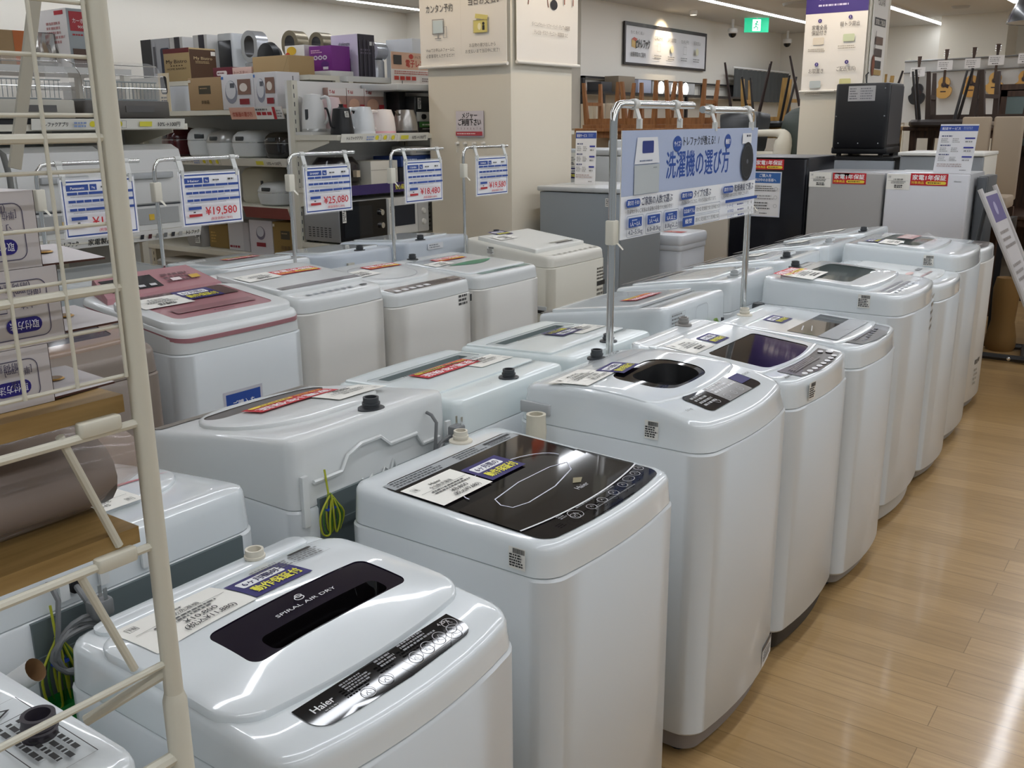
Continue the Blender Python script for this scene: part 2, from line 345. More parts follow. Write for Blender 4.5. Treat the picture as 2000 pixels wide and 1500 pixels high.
def lid(k, x0, x1, y0, y1, r=.03, h=.006, dome=0, bulge=0, m=WHITE, win=None, name='lid'):
    xc, yc, hx, hy = (x0+x1)/2, (y0+y1)/2, (x1-x0)/2, (y1-y0)/2
    def zl(x, y): return k.zf(x)+h+dome*max(0, 1-((x-xc)/hx)**2)*max(0, 1-((y-yc)/hy)**2)**.7
    o = lambda i: rr(x0+i, x1-i, y0+i, y1-i, r, 6, 8, bulge)
    R = [[(x, y, k.zf(x)-.003) for x, y in o(0)], [(x, y, zl(x, y)-.004) for x, y in o(0)], [(x, y, zl(x, y)-.0012) for x, y in o(.0015)], [(x, y, zl(x, y)) for x, y in o(.006)]]
    P = o(.006)
    if not win:
        for q in (.88, .75, .6, .4, .2): R.append([(xc+(x-xc)*q, yc+(y-yc)*q, zl(xc+(x-xc)*q, yc+(y-yc)*q)) for x, y in P])
        L = MB(m).loft(R).build(name, k.root)
    else:
        E = rr(win['x0'], win['x1'], win['y0'], win['y1'], win['r'], 6, 8, win.get('b', 0))
        for q in (.33, .66, 1): Q = [(p[0]+(e[0]-p[0])*q, p[1]+(e[1]-p[1])*q) for p, e in zip(P, E)]; R.append([(x, y, zl(x, y)) for x, y in Q])
        L = MB(m).loft(R, None, False, False).build(name, k.root)
        T = [[(x, y, zl(x, y)) for x, y in E], [(x, y, zl(x, y)-.0015) for x, y in E]]
        if 'rec' in win:
            a0, a1, b0, b1, ar, dp, am = win['rec']; A = rr(a0, a1, b0, b1, ar, 6, 8, win.get('b', 0))
            for q in (.4, .75, 1): Q = [(p[0]+(e[0]-p[0])*q, p[1]+(e[1]-p[1])*q) for p, e in zip(E, A)]; T.append([(x, y, zl(x, y)-.0015) for x, y in Q])
            MB(win['m']).loft(T, None, False, False).build('lid_window', L)
            I = lambda i: rr(a0+i, a1-i, b0+i, b1-i, ar, 6, 8, win.get('b', 0))
            MB(am).loft([[(x, y, zl(x, y)-.0015) for x, y in A], [(x, y, zl(x, y)-dp*.5) for x, y in I(.003)], [(x, y, zl(x, y)-dp) for x, y in I(.007)]], None, False, True).build('handle_recess', L)
        else:
            wx, wy = (win['x0']+win['x1'])/2, (win['y0']+win['y1'])/2
            for q in (.7, .4): T.append([(wx+(x-wx)*q, wy+(y-wy)*q, zl(wx+(x-wx)*q, wy+(y-wy)*q)-.0015) for x, y in E])
            MB(win['m']).loft(T, None, False, True).build('lid_window', L)
    k.zl = zl; k.lid = L; return zl
def drape(k, cv, name, x0=0, y0=0, zf=None, rot=0, dz=.0014, parent=None, label=None, eps=.0003):
    c, s = math.cos(rot), math.sin(rot); zf = zf or k.zf
    def fn(a, b, e): u, v = a*c-b*s, a*s+b*c; x, y = x0-v, y0+u; return (x, y, zf(x, y)+dz+e)
    return cv.put(MB(), fn, eps, (.05, .012)).build(name, parent or k.root, label)
def flatcv(k, cv, name, o, u, v, label=None, eps=.0004, parent=None): return sheet(cv, o, u, v, name, parent or k.root, label, 0, None, eps)
def left_cv(k, cv, name, x, z, label=None): return flatcv(k, cv, name, (x, -k.W/2-.0006, z), XP, ZP, label)
def front_cv(k, cv, name, y, z, label=None):
    D, W, b = k.D, k.W, k.bulge
    fn = lambda a, c, e: (D/2+b*(1-((y+a)/(W/2))**2)+.001+e, y+a, z+c)
    return cv.put(MB(), fn, .0004, (.03, 9)).build(name, k.root, label)
def back_cv(k, cv, name, y, z, label=None): return flatcv(k, cv, name, (-k.D/2-.0006, y, z), YN, ZP, label)
def inlet(k, x, y, m=None, r=.016, h=.028):
    m = m or mat('#d8d2c2', .5); z = k.zf(x)-.002
    MB(m).lathe([(r*1.7, z), (r*1.7, z+.005), (r*1.05, z+.007), (r*1.05, z+h*.4), (r*1.15, z+h*.45), (r*1.15, z+h*.6), (r, z+h*.62), (r, z+h), (r*.75, z+h), (r*.7, z+.01)], x, y, 20, None, False, False).add([(x+r*.7*math.cos(a*.314), y+r*.7*math.sin(a*.314), z+.01) for a in range(20)], [tuple(range(20))], mat('#5a4630', .6)).build('water_inlet', k.root)
def rear(k, z0=.1, z1=.62, inset=.05, m=STEEL, yr=None):
    x = -k.D/2; b = MB(m); h = k.W/2-inset; a, h = yr or (-h, h)
    b.box(x-.004, x+.01, a, h, z0, z1); b.box(x-.008, x, a, h, z1-.075, z1-.06); b.box(x-.008, x, a, h, z1-.17, z1-.16)
    b.build('rear_panel', k.root)
def cord(k, y, z, n=4):
    x = -k.D/2-.02; b = MB(mat('#6d6f70', .5)); P = [(x+.02, y+.03, z+.09), (x-.01, y+.03, z+.07)]
    for i in range(n*8):
        a = i*math.pi/4; P.append((x-.012-.004*(i % 3)-.002*(i//8), y+.045*math.cos(a)+.004*(i//8), z-.02+.05*math.sin(a)*(1-.1*(i//8))))
    b.tube(P, .0042, 7, None, 2); b.build('power_cord', k.root)
    p = MB(mat('#77797a', .5)); p.rbox(x-.035, x-.005, y-.05, y-.012, z+.02, z+.05, .008, .005); p.box(x-.032, x-.03, y-.04, y-.034, z+.05, z+.07, CHROME); p.box(x-.016, x-.014, y-.04, y-.034, z+.05, z+.07, CHROME); p.build('plug', k.root)
def earth(k, y, z, l=.12):
    x = -k.D/2-.016; b = MB(mat('#a9ae2c', .5)); g = mat('#3f6e2c', .5)
    for i in range(6):
        o = .006*(i-2.5); dx = -.004*(i % 3)
        b.tube([(x+dx, y+o*.3, z), (x+dx-.004, y+o*2+.006, z-l*.4), (x+dx, y+o*2, z-l*.9), (x+dx, y+o*1.2-.008, z-l), (x+dx-.003, y+o*1.6-.014, z-l*.6), (x+dx, y+o*.3-.004, z-.01)], .0022, 6, g if i % 3 == 1 else None, 4)
    b.tube([(x, y, z), (x+.012, y-.004, z+.05)], .0022, 6); b.box(x-.01, x+.004, y-.014, y+.014, z-l*.38, z-l*.33, mat('#2446b0', .5)); b.build('earth_wire', k.root)
GL = BLACKG; W1 = '#d9d9dc'
def ringbtns(c, pts, r, w=.0012, col='#b9b9bd'):
    for x, y in pts: c.ring(x, y, r, w, col); c.line([(x-r*.3, y-r*.2), (x, y+r*.35), (x+r*.35, y-r*.25)], w, col)

# --- front row, fronts to the aisle
k = washer('front row washer with domed lid, dark purple window and black curved key strip', -1.06, .89, 0, .5, .5, .785, .8, .733, .012, .03, hole=(-.175, .15, -.238, .238, .05))
zl = lid(k, -.175, .15, -.238, .238, .05, .010, .016, .022, WHITE, dict(x0=-.032, x1=.078, y0=-.142, y1=.176, r=.018, m=PURPG, rec=(.034, .074, -.1, .136, .014, .03, BLACKG)))
MB(WHITE).loft([[(x, y, k.zf(x)+z) for x, y in rr(-.232+i, -.184-i, -.205+i, .205-i, .02, 5, 6)] for i, z in ((0, -.002), (0, .006), (.004, .009))]).build('rear_cover', k.root)
inlet(k, -.208, .095)
drape(k, st_price(.178, .12, 'Haier', '', '¥10,800', '(税込¥11,880)'), 'price_label', -.054, -.205, zl)
drape(k, st_purple(.116), 'warranty_sticker', -.058, -.024, zl)
c = Cv(.15, .05); c.frame(0, .0, .15, .048, .0008, '#777777'); c.dash(.004, .004, .075, .044, 5, '#666666'); c.dash(.08, .002, .146, .036, 4, '#777777', seed=2); c.rrect(.09, .038, .14, .047, .003, '#2a2622'); drape(k, c, 'info_label', -.108, .03, zl)
c = Cv(0, 0); c.text('SPIRAL AIR DRY', .0, .0, .008, W1, .12, bold=0); c.ring(.0, .02, .008, .0018, W1, .006); c.ring(.002, .025, .006, .0018, W1, .0045); drape(k, c, 'lid_lettering', .018, .012, zl)
c = Cv(0, 0); P = [(-.165, .05), (-.165, .02)] + [(-.165+.03*(1-math.cos(a*.157)), .02-.028*math.sin(a*.157)-.0) for a in range(1, 11)]
P += [(-.1, -.012), (0, -.016), (.09, -.012)] + [(.155-.03*(1-math.sin(a*.157))-.0, .018-.028*math.cos(a*.157)) for a in range(0, 11)] + [(.155, .05)]
c.poly(P, GL); c.text('Haier', -.128, .024, .013, '#e8e8ea', bold=.02); c.dash(-.135, .015, -.105, .02, 1, '#999999'); c.text('4.2kg', .13, .034, .008, '#d8d8d8', bold=0)
ringbtns(c, [(-.068, .004), (-.03, .006), (.037, .009), (.066, .012), (.096, .015)], .0105); ringbtns(c, [(.126, .01), (.132, .025)], .0125)
c.dash(-.09, .018, -.04, .04, 4, '#8d8d90'); c.dash(-.02, .022, .02, .042, 3, '#8d8d90'); c.dash(.03, .024, .1, .044, 3, '#8d8d90'); c.line([(.01, .012), (.012, -.012), (.1, -.006), (.112, .004)], .0008, '#6b5d4a')
drape(k, c, 'control_panel', .224, .0, None)

k = washer('front row washer with black glass top, oval outline and a row of ring keys', -1.095, 1.525, 0, .5, .5, .822, .84, .76, 0, .022)
c = Cv(0, 0); c.poly([(y, -x) for x, y in reversed(rr(-.178, .226, -.217, .217, .03, 5, 8, .018))], GL)
c.rect(-.213, .14, .213, .174, '#9fa3a5'); c.dash(-.2, .143, -.03, .171, 3, '#3c4042'); c.dash(.0, .143, .1, .171, 3, '#55595b'); c.rect(.105, .158, .2, .166, '#26282a'); c.dash(.11, .143, .2, .156, 2, '#4c5052')
cur = lambda y: -.165-.022*(1-(y/.217)**2)
c.line([(y, cur(y)) for y in [(-.215+.43*i/16) for i in range(17)]], .004, '#e8e8ea')
c.poly([(-.215, -.02), (.215, -.02)]+[(.217-.434*i/12, cur(.217-.434*i/12)+.003) for i in range(13)], mat('#211d1a', .06))
c.line([(.16*math.cos(a)-.0, -.005+.07*math.sin(a)) for a in [math.pi*(i/20) for i in range(21)]], .0028, '#d5d8e6')
c.line([(-.14, -.095), (-.145, -.07), (-.13, -.045), (-.03, -.03), (.08, -.032), (.13, -.045), (.1, -.075), (0, -.1), (-.1, -.105)], .0028, '#d5d8e6', True)
c.text('Haier', .035, -.148, .014, '#b9bcc0', bold=.01); c.poly([(.035, -.12), (.06, -.105), (.075, -.118), (.05, -.13)], '#8b8264')
ringbtns(c, [(-.1, -.211), (-.045, -.213), (-.005, -.213), (.04, -.213), (.085, -.208), (.155, -.198), (.185, -.19)], .0105); c.ring(.118, -.203, .016, .0012, '#b9b9bd', .011); ringbtns(c, [(-.1, -.211)], .0155)
c.dash(-.14, -.207, -.115, -.19, 3, '#77787a'); c.dash(-.08, -.203, .1, -.196, 1, '#77787a'); c.dash(-.06, -.232, .14, -.227, 1, '#77787a')
drape(k, c, 'glass_top', 0, 0)
drape(k, st_price(.155, .112, 'Haier', '', '¥8,800', '(税込¥9,680)'), 'price_label', -.012, -.216, dz=.005)
drape(k, st_purple(.118), 'warranty_sticker', -.016, -.055, dz=.005)
inlet(k, -.222, .098); left_cv(k, st_bar(.036, .042), 'barcode_label', .165, .772); MB(WHITE).lathe([(.0001, -.262), (.008, -.259), (.011, -.25)], .765, .16, 12, None, axis='y').build('side_button', k.root)
h = MB(BODY); h.rbox(.1, .16, -.257, -.249, .5, .6, .012, .004); h.rbox(.108, .152, -.259, -.256, .52, .56, .008, .002, LGREY); h.build('side_handle', k.root)

k = washer('front row washer with arched white lid, trapezoid black window and beige hose beside it', -1.105, 2.165, 0, .52, .53, .872, .895, .812, .034, .026, .05, base=mat('#837c78', .5), bz=.075, taper=.012, hole=(-.15, .118, -.238, .238, .03))
zl = lid(k, -.15, .118, -.238, .238, .03, .003, 0, .035, WHITE, dict(x0=-.07, x1=.098, y0=-.135, y1=.125, r=.055, b=.01, m=BLACKG, rec=(-.03, .088, -.1, .1, .045, .05, BLACK)))
drape(k, st_price(.16, .11, 'HITACHI', '', '¥11,800', '(税込¥12,980)'), 'price_label', -.06, -.235, zl, .08, .003); drape(k, st_purple(.11), 'warranty_sticker', -.045, -.085, zl, .12, .004)
c = Cv(0, 0); c.rrect(-.145, -.04, .165, .045, .018, mat('#1d191b', .05)); c.rect(-.04, -.039, .1, .043, mat('#8f8e8c', .2)); c.dash(-.13, -.02, -.05, .03, 4, '#a5a5a5'); c.dash(-.03, -.0, .09, .035, 3, '#e0e0e0'); c.rect(.1, -.01, .16, .03, '#2f2a66')
ringbtns(c, [(-.02, -.022), (.02, -.022), (.06, -.022), (-.08, -.022)], .009); drape(k, c, 'control_panel', .186, 0)
c = Cv(0, 0); c.text('5.0 kg', -.19, .0, .008, '#555555', bold=0); c.text('HITACHI', .18, .015, .009, '#444444', bold=.01); drape(k, c, 'top_lettering', .19, 0)
left_cv(k, st_bar(.036, .045), 'barcode_label', .11, .83); inlet(k, -.235, .1, DGREY)
HB = mat('#c3bda8', .6); h = MB(HB); P = [(-.19, -.3, .6), (-.18, -.315, .7), (-.165, -.325, .775), (-.15, -.33, .808)]
h.tube(P, .021, 12, None, 5)
for i in range(12): t = i/11; h.lathe([(.021, .69+t*.1), (.025, .694+t*.1), (.021, .698+t*.1)], -.18+t*.027, -.314-t*.015, 14)
h.lathe([(.024, .80), (.026, .82), (.024, .845), (.024, .862), (.017, .862), (.016, .82)], -.147, -.331, 16, mat('#cfc9b6', .5)); h.build('drain_hose', k.root)
g = MB(LGREY); g.rbox(-.245, -.155, -.262, -.252, .835, .865, .008, .003); g.build('side_grip', k.root)
c = Cv(.1, .06, '#d8d6d2'); c.rect(0, .048, .1, .06, '#5a5450'); c.dash(.01, .01, .09, .045, 4, '#666666'); front_cv(k, c, 'rating_label', .13, .09)

k = washer('front row washer with a brown black slanted window and a row of white oval keys', -1.115, 2.735, 0, .5, .53, .848, .9, .772, 0, .022, base=BLACK, bz=.085, hole=(-.19, .165, -.235, .235, .01))
zl = lid(k, -.19, .165, -.235, .235, .01, .003, 0, .025, WHITE, dict(x0=-.03, x1=.155, y0=-.165, y1=.185, r=.02, b=.02, m=mat('#171110', .05)))
c = Cv(0, 0); c.poly([(-.165, .03), (-.16, -.04), (-.05, -.056), (.07, -.053), (.19, -.036), (.185, .03), (.07, .02), (-.05, .02)], mat('#2a1f1e', .2, coat=.3))
for i in range(8): c.circ(-.12+i*.036, -.035-.006*math.sin(i*.4), .013, '#e4e4e4', .008)
c.circ(.165, -.012, .016, '#e4e4e4', .011); c.circ(.14, .008, .013, '#e4e4e4', .008); c.dash(-.13, -.015, .1, .012, 4, '#8a8280'); c.text('Hisense', -.2, -.02, .012, '#222222', bold=.02); drape(k, c, 'control_panel', .215, 0)
drape(k, st_price(.14, .1, 'Hisense'), 'price_label', -.05, -.2, zl); drape(k, st_purple(.1), 'warranty_sticker', -.055, -.04, zl); inlet(k, -.235, .1, GREY); front_cv(k, st_bar(.04, .05), 'barcode_label', -.16, .785)

k = washer('front row washer with black lid panel, silver band and grey keys on dark strip', -1.085, 3.245, 0, .47, .5, .845, .876, .778, 0, .024)
zl = lid(k, -.15, .18, -.22, .22, .01, .003, 0, .025, WHITE)
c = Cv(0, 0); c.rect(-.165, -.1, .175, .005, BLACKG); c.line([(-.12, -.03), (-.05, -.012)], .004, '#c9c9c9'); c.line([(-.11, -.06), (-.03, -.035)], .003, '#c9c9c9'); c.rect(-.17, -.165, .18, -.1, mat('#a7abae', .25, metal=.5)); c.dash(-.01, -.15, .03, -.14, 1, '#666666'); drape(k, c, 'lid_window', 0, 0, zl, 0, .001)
c = Cv(0, 0); c.poly([(-.17, .03), (-.155, -.032), (-.05, -.05), (.06, -.05), (.17, -.03), (.18, .032), (.06, .018), (-.05, .018)], mat('#26262c', .25, coat=.3))
for i in range(7): c.circ(-.1+i*.034, -.02+.003*i, .012, '#77787c', .007)
c.dash(-.12, .0, .15, .012, 2, '#8a8a90'); drape(k, c, 'control_panel', .21, 0)
drape(k, st_purple(.1), 'warranty_sticker', -.055, -.07, zl); c = Cv(0, 0); c.dash(-.2, .1, .0, .15, 4, '#8a8a8a'); c.rect(.0, .13, .12, .138, '#333333'); drape(k, c, 'info_label', 0, 0); inlet(k, -.21, -.03)

k = washer('tall front row washer with smoked clear lid and white leaflet at its back corner', -1.14, 3.9, 0, .55, .54, .915, .95, .842, 0, .03, base=mat('#b9b8b2', .5), bz=.09, hole=(-.2, .13, -.25, .25, .03))
zl = lid(k, -.2, .13, -.25, .25, .03, .012, .006, .02, WHITE, dict(x0=-.14, x1=.06, y0=-.2, y1=.19, r=.04, m=SMOKE))
MB(LGREY).lathe([(.0001, .62), (.15, .62), (.16, .64), (.165, .86), (.17, .88)], -.04, 0, 28).build('wash_tub', k.root)
c = st_price(.19, .12); drape(k, c, 'price_label', -.06, -.265, zl, 0, .004); drape(k, st_red(.2, .07), 'guarantee_sticker', -.15, -.26, zl, .0, .004)
c = Cv(0, 0); c.dash(-.2, -.02, .18, .03, 2, '#9a9aa0'); [c.circ(-.18+i*.05, -.03, .012, '#c9ccd0', .008) for i in range(8)]; drape(k, c, 'control_panel', .2, 0)
left_cv(k, st_bar(.045, .05), 'barcode_label', .12, .865); c = Cv(.1, .16); c.dash(.0, .0, .1, .16, 5, '#7c766c', .4); front_cv(k, c, 'sticker_print', .12, .72)
b = MB(DGREY); b.lathe([(.022, .72), (.022, .78), (.02, .785), (.025, .79), (.025, .84), (.022, .85), (.015, .85)], -.25, -.31, 16, None, True, True); b.tube([(-.25, -.31, .5), (-.25, -.31, .73)], .018, 10); b.build('drain_hose', k.root)
inlet(k, -.24, .05, DGREY)

k = washer('narrower front row washer with a plain ribbed white lid between two taller machines', -1.13, 4.44, 0, .49, .52, .878, .9, .81, 0, .03, taper=.004)
zl = lid(k, -.17, .19, -.225, .225, .02, .004, 0, .03, WHITE2); c = Cv(0, 0); c.line([(-.1, -.15), (-.1, -.05)], .004, '#44484c'); c.line([(.05, -.15), (.05, -.04)], .004, '#44484c'); c.circ(-.03, -.1, .05, '#d8b9b4', .014); c.rect(.09, -.11, .16, -.09, '#8a8c8e'); c.dash(-.2, -.17, .2, -.15, 1, '#a88'); drape(k, c, 'control_panel', 0, 0, zl)
c = Cv(.03, .62); c.line([(.015, 0), (.012, .3), (.018, .62)], .008, mat('#6a6764', .5)); front_cv(k, c, 'front_edge_gap', .2, .12)

k = washer('tall front row washer second from the far end, wrapped clear lid over red lettering', -1.17, 5.0, 0, .54, .54, .94, .965, .865, 0, .03, hole=(-.2, .13, -.25, .25, .03))
zl = lid(k, -.2, .13, -.25, .25, .03, .012, .006, .02, WHITE, dict(x0=-.13, x1=.07, y0=-.19, y1=.19, r=.04, m=SMOKE))
c = Cv(0, 0); c.rect(-.01, .0, .2, .075, mat('#b98b88', .3)); c.text('家電1年保証', .095, .025, .03, '#efe6e2', .18); drape(k, c, 'guarantee_sticker', 0, 0, zl, 0, .004); drape(k, st_purple(.09), 'warranty_sticker', -.1, -.22, zl, 0, .004); drape(k, st_price(.14, .09), 'price_label', -.01, -.24, zl, 0, .004)
left_cv(k, st_bar(.045, .05), 'barcode_label', .12, .885)
p = MB(CLEAR); p.add([(.02, -.1, .975), (.12, -.13, .965), (.13, .05, .968), (.06, .02, 1.01), (.02, .1, .98)], [(0, 1, 3), (1, 2, 3), (2, 4, 3), (4, 0, 3)]); p.build('film_wrap', k.root)

k = washer('slim front row washer at the far end with dark key panel, marks low down', -1.19, 5.64, 0, .47, .5, .886, .905, .82, 0, .03, body=BODYW)
c = Cv(0, 0); c.poly([(-.2, .05), (-.19, -.03), (0, -.055), (.19, -.03), (.2, .05), (0, .03)], mat('#45403f', .3)); c.dash(-.15, -.02, .15, .02, 2, '#b5b0ac'); drape(k, c, 'control_panel', .2, 0); lid(k, -.17, .14, -.2, .2, .02, .004)
c = Cv(.11, .17); c.rect(.0, .14, .05, .165, '#6a645c'); c.rect(.06, .145, .09, .17, '#6a645c'); c.dash(.0, .02, .07, .12, 4, '#a39d92'); front_cv(k, c, 'front_marks', -.1, .12)

# nearest machine, turned so that its back faces the row
k = washer('nearest white machine at the lower left with warning panel and dark threaded water inlet', -1.13, .26, -math.pi/2, .52, .52, .85, .86, .78, 0, .01)
c = Cv(0, 0); c.frame(-.21, .15, -.04, .235, .0012, '#333333'); c.text('△警告', -.075, .21, .013, '#222222', bold=.02); c.text('△注意', -.17, .165, .012, '#222222', bold=.02)
c.dash(-.205, .18, -.12, .23, 5, '#444444'); c.dash(-.115, .155, -.045, .2, 5, '#444444', seed=5); c.frame(.02, .165, .2, .225, .0012, '#333333'); c.text('△', .04, .185, .022, '#222222'); c.line([(.062, .165), (.062, .225)], .0012, '#333333'); c.dash(.07, .172, .195, .22, 4, '#333333', seed=9)
drape(k, c, 'warning_label', 0, 0); 
b = MB(mat('#39343a', .45)); z = k.zf(-.2)-.004; b.lathe([(.03, z), (.03, z+.002), (.019, z+.004), (.019, z+.012), (.0205, z+.014), (.019, z+.016), (.0205, z+.019), (.019, z+.022), (.019, z+.032), (.014, z+.032), (.013, z+.008)], -.205, .115, 24)
b.add([(-.205+.013*math.cos(a*.314), .115+.013*math.sin(a*.314), z+.01) for a in range(20)], [tuple(range(20))], mat('#27418f', .3)); b.build('water_inlet', k.root)

# --- middle row, backs to the front row
PI = math.pi
k = washer('middle row washer at lower left, its back showing grey cord and yellow earth wire', -1.67, .84, PI, .57, .5, .82, .872, .785, .004, .02, .05)
zl = lid(k, -.12, .2, -.26, .26, .14, .006, .008); rear(k, .08, .782, .1, STEEL, (-.235, .18)); cord(k, .115, .748); earth(k, .15, .752, .12)
drape(k, st_price(.16, .11, 'SHARP'), 'price_label', -.02, -.12, zl, 0, .002); c = Cv(0, 0); c.poly([(-.2, .02), (.12, -.02), (.12, .02)], mat('#c07078', .4)); drape(k, c, 'red_trim', -.0, -.05, zl, 0, .001)
b = MB(WHITE2); x = -.25
for y in (.05, .12, -.03): b.box(x-.006, x, y-.008, y+.008, .8, .835)
b.build('rear_ribs', k.root); b = MB(BLACK); b.lathe([(.012, -.256), (.012, -.25)], .1, .817, 16, None, True, True, 'x'); b.build('cord_gland', k.root)
MB(mat('#7a7c7d', .5)).tube([(-.255, .1, .817), (-.272, .1, .805), (-.276, .09, .775), (-.27, .08, .74)], .005, 8, None, 5).build('cord_lead', k.root)

k = washer('middle row washer with big oval lid, brown slot, red sticker and ridged white back', -1.68, 1.465, PI, .5, .52, .858, .928, .775, .004, .02, .035, top=WHITE2, hole=(-.145, .2, -.21, .21, .16))
zl = lid(k, -.145, .2, -.21, .21, .16, .008, .006, .02, WHITE2, dict(x0=.075, x1=.15, y0=-.17, y1=.17, r=.034, b=.02, m=mat('#4a443e', .3)))
drape(k, st_red(.24, .075), 'guarantee_sticker', .07, -.13, zl, .0, .004); drape(k, st_price(.16, .1), 'price_label', .0, -.2, zl, 0, .003); inlet(k, -.21, -.03, DGREY, .018, .03)
c = Cv(0, 0); c.poly([(-.23, -.245), (.23, -.245), (.23, -.205), (-.23, -.215)], mat('#7d766c', .4)); drape(k, c, 'front_panel_strip', 0, 0); rear(k, .08, .79, .06, STEEL, (-.235, .19)); earth(k, .175, .8, .085); cord(k, -.19, .8, 3)
b = MB(WHITE2); x = -.262; z0 = .8
T = [(.2, .03), (.12, .03), (.1, .06), (.06, .075), (.0, .075), (-.03, .05), (-.12, .05), (-.14, .02), (-.2, .02)]
b.tube([(x, y, z0+z) for y, z in T], .005, 6); b.tube([(x, y, z0+z-.035) for y, z in [(.06, .03), (.05, .012), (.03, .03), (.025, .012), (0, .014), (-.01, .035), (-.03, .02), (-.04, .045), (-.06, .0), (-.12, .0), (-.15, .02)]], .003, 6)
for y in (.225, -.235): b.box(x-.003, x+.006, y-.008, y+.008, .74, .85)
b.build('rear_ribs', k.root)
c = Cv(.06, .035, '#d9d9d6'); c.bars(.01, .008, .05, .028); back_cv(k, c, 'barcode_label', .13, .62)

TW = mat('#dde6e6', .26, coat=.25)
def recessed(label, Y, sticker, W=.49):
    k = washer(label, -1.625, Y, PI, W, .44, .872, .89, .80, 0, .012, .03, top=TW, hole=(-.12, .2, -W/2+.025, W/2-.025, .012))
    zl = lid(k, -.12, .2, -W/2+.025, W/2-.025, .012, .006, 0, .01, TW, dict(x0=.06, x1=.135, y0=-.2, y1=.2, r=.006, m=mat('#b4bcbc', .3), rec=(.08, .12, -.17, .17, .005, .03, mat('#788484', .4))))
    c = Cv(0, 0)
    for i in range(34): c.rect(-.16+i*.0095, -.035, -.156+i*.0095, -.02, '#4a5052')
    drape(k, c, 'lint_vent', .015, 0, zl); inlet(k, -.175, -.02, DGREY, .016, .026); c = Cv(0, 0); c.ring(.07, .16, .025, .0012, '#a3abab', .016); c.dash(-.22, .1, -.05, .135, 4, '#9aa2a2'); drape(k, c, 'top_marks', 0, 0)
    drape(k, sticker, 'guarantee_sticker', .065, -.12, zl, 0, .003); drape(k, st_price(.15, .085), 'price_label', .03, -.21, zl, 0, .002); rear(k, .08, .72, .05)
    b = MB(TW); b.tube([(-.222, W/2-.06, .76), (-.225, W/2-.06, .73), (-.225, -W/2+.05, .73)], .006, 6); b.build('rear_ribs', k.root); return k
k = recessed('middle row washer with a red guarantee sticker, its pale lid split by a grey recess', 1.975, st_red(.23, .072)); MB(CHROME).lathe([(.0001, -.229), (.006, -.227), (.008, -.22)], .15, .68, 10, None, axis='x').build('rear_screw', k.root)
recessed('middle row washer with purple white sticker, beside the left pole of the guide board', 2.5, st_purple(.12))

k = washer('middle row washer with steep plain lid, right of the guide board left pole', -1.7, 3.13, PI, .5, .54, .86, .935, .8, .0, .02, .03)
zl = lid(k, -.14, .22, -.23, .23, .03, .012, 0, .01); drape(k, st_red(.2, .07), 'guarantee_sticker', .0, -.1, zl, 0, .003); c = Cv(0, 0); c.rect(-.23, -.26, .23, -.225, mat('#6d6a66', .4)); c.line([(-.22, .145), (.2, .145)], .006, '#3a3d40'); drape(k, c, 'hinge_line', 0, 0)
c = Cv(.1, .1); c.dash(0, 0, .1, .1, 8, '#777777', .45); c.frame(0, 0, .1, .1, .0015, '#999999'); back_cv(k, c, 'rating_label', .22, .81); c = Cv(.1, .08); c.line([(x, y) for x, y in rr(0, .1, 0, .08, .02)], .003, '#b5babd', True); back_cv(k, c, 'rear_cover_plate', .03, .83)
b = MB(DGREY); b.tube([(-.285, -.13, .74), (-.285, -.13, .81), (-.28, -.12, .84)], .008, 8, mat('#7b9a4a', .5), 4); b.tube([(-.29, -.16, .74), (-.29, -.16, .84)], .006, 8); b.build('earth_wire', k.root)
R_ = mat('#cfd6e2', .35)
for i, (lb, y, hb, tp) in enumerate([
    ('middle row washer with yellow sticker and side vents, behind the right board pole', 3.72, .945, 1),
    ('middle row washer with a dark lid slot, left of the smoked lid machine', 4.3, .955, 0),
    ('middle row washer with a brown lid strip further along the row', 4.88, .96, 0),
    ('middle row washer farthest along, in front of the black refrigerator, with grey lid handle', 5.46, .965, 0)]):
    k = washer(lb, -1.72, y, PI, .52, .52, .87, hb, .82, .006, .02, .04)
    zl = lid(k, -.15, .2, -.23, .23, .05, .008, .004); c = Cv(0, 0); c.rect(-.2, -.25, .2, -.215, mat('#57524d', .4)); c.poly([(-.17, -.17), (.17, -.17), (.15, -.12), (-.15, -.12)], mat('#6b665f' if i != 3 else '#a9acae', .35)); c.dash(-.15, -.08, .1, -.04, 2, '#9a9a9a'); drape(k, c, 'lid_strip', 0, 0, zl)
    if tp:
        c = Cv(.12, .03, '#e0c53a'); c.dash(.01, .005, .11, .025, 2, '#8a7a30'); drape(k, c, 'yellow_sticker', -.12, -.05); b = MB(DGREY)
        for j in range(6): b.box(-.265, -.259, -.2, -.1, .79+j*.02, .8+j*.02)
        b.build('vent_slats', k.root)
    else: drape(k, st_price(.15, .09), 'price_label', .03, -.1, zl, 0, .003)
    inlet(k, -.21, .1, DGREY if i % 2 else LGREY)

# --- back row, fronts towards us
PINK = mat('#a8747a', .3, coat=.2); BEIGE = mat('#867a70', .4, coat=.1)
k = washer('beige brown washer behind the cream rack, left of the pink topped machine', -2.78, 1.39, 0, .55, .56, .9, .97, .83, .02, .015, .04, body=BEIGE, top=BEIGE, hole=(-.15, .2, -.25, .25, .02))
zl = lid(k, -.15, .2, -.25, .25, .02, .01, 0, .015, mat('#9b8676', .12, coat=.4), dict(x0=.03, x1=.16, y0=-.2, y1=.2, r=.02, m=mat('#2d2528', .15, coat=.3))); c = Cv(.2, .1, mat('#b5a3a3', .3)); c.dash(.02, .02, .18, .08, 3, '#7a6a6a'); drape(k, c, 'control_panel', -.16, -.1)

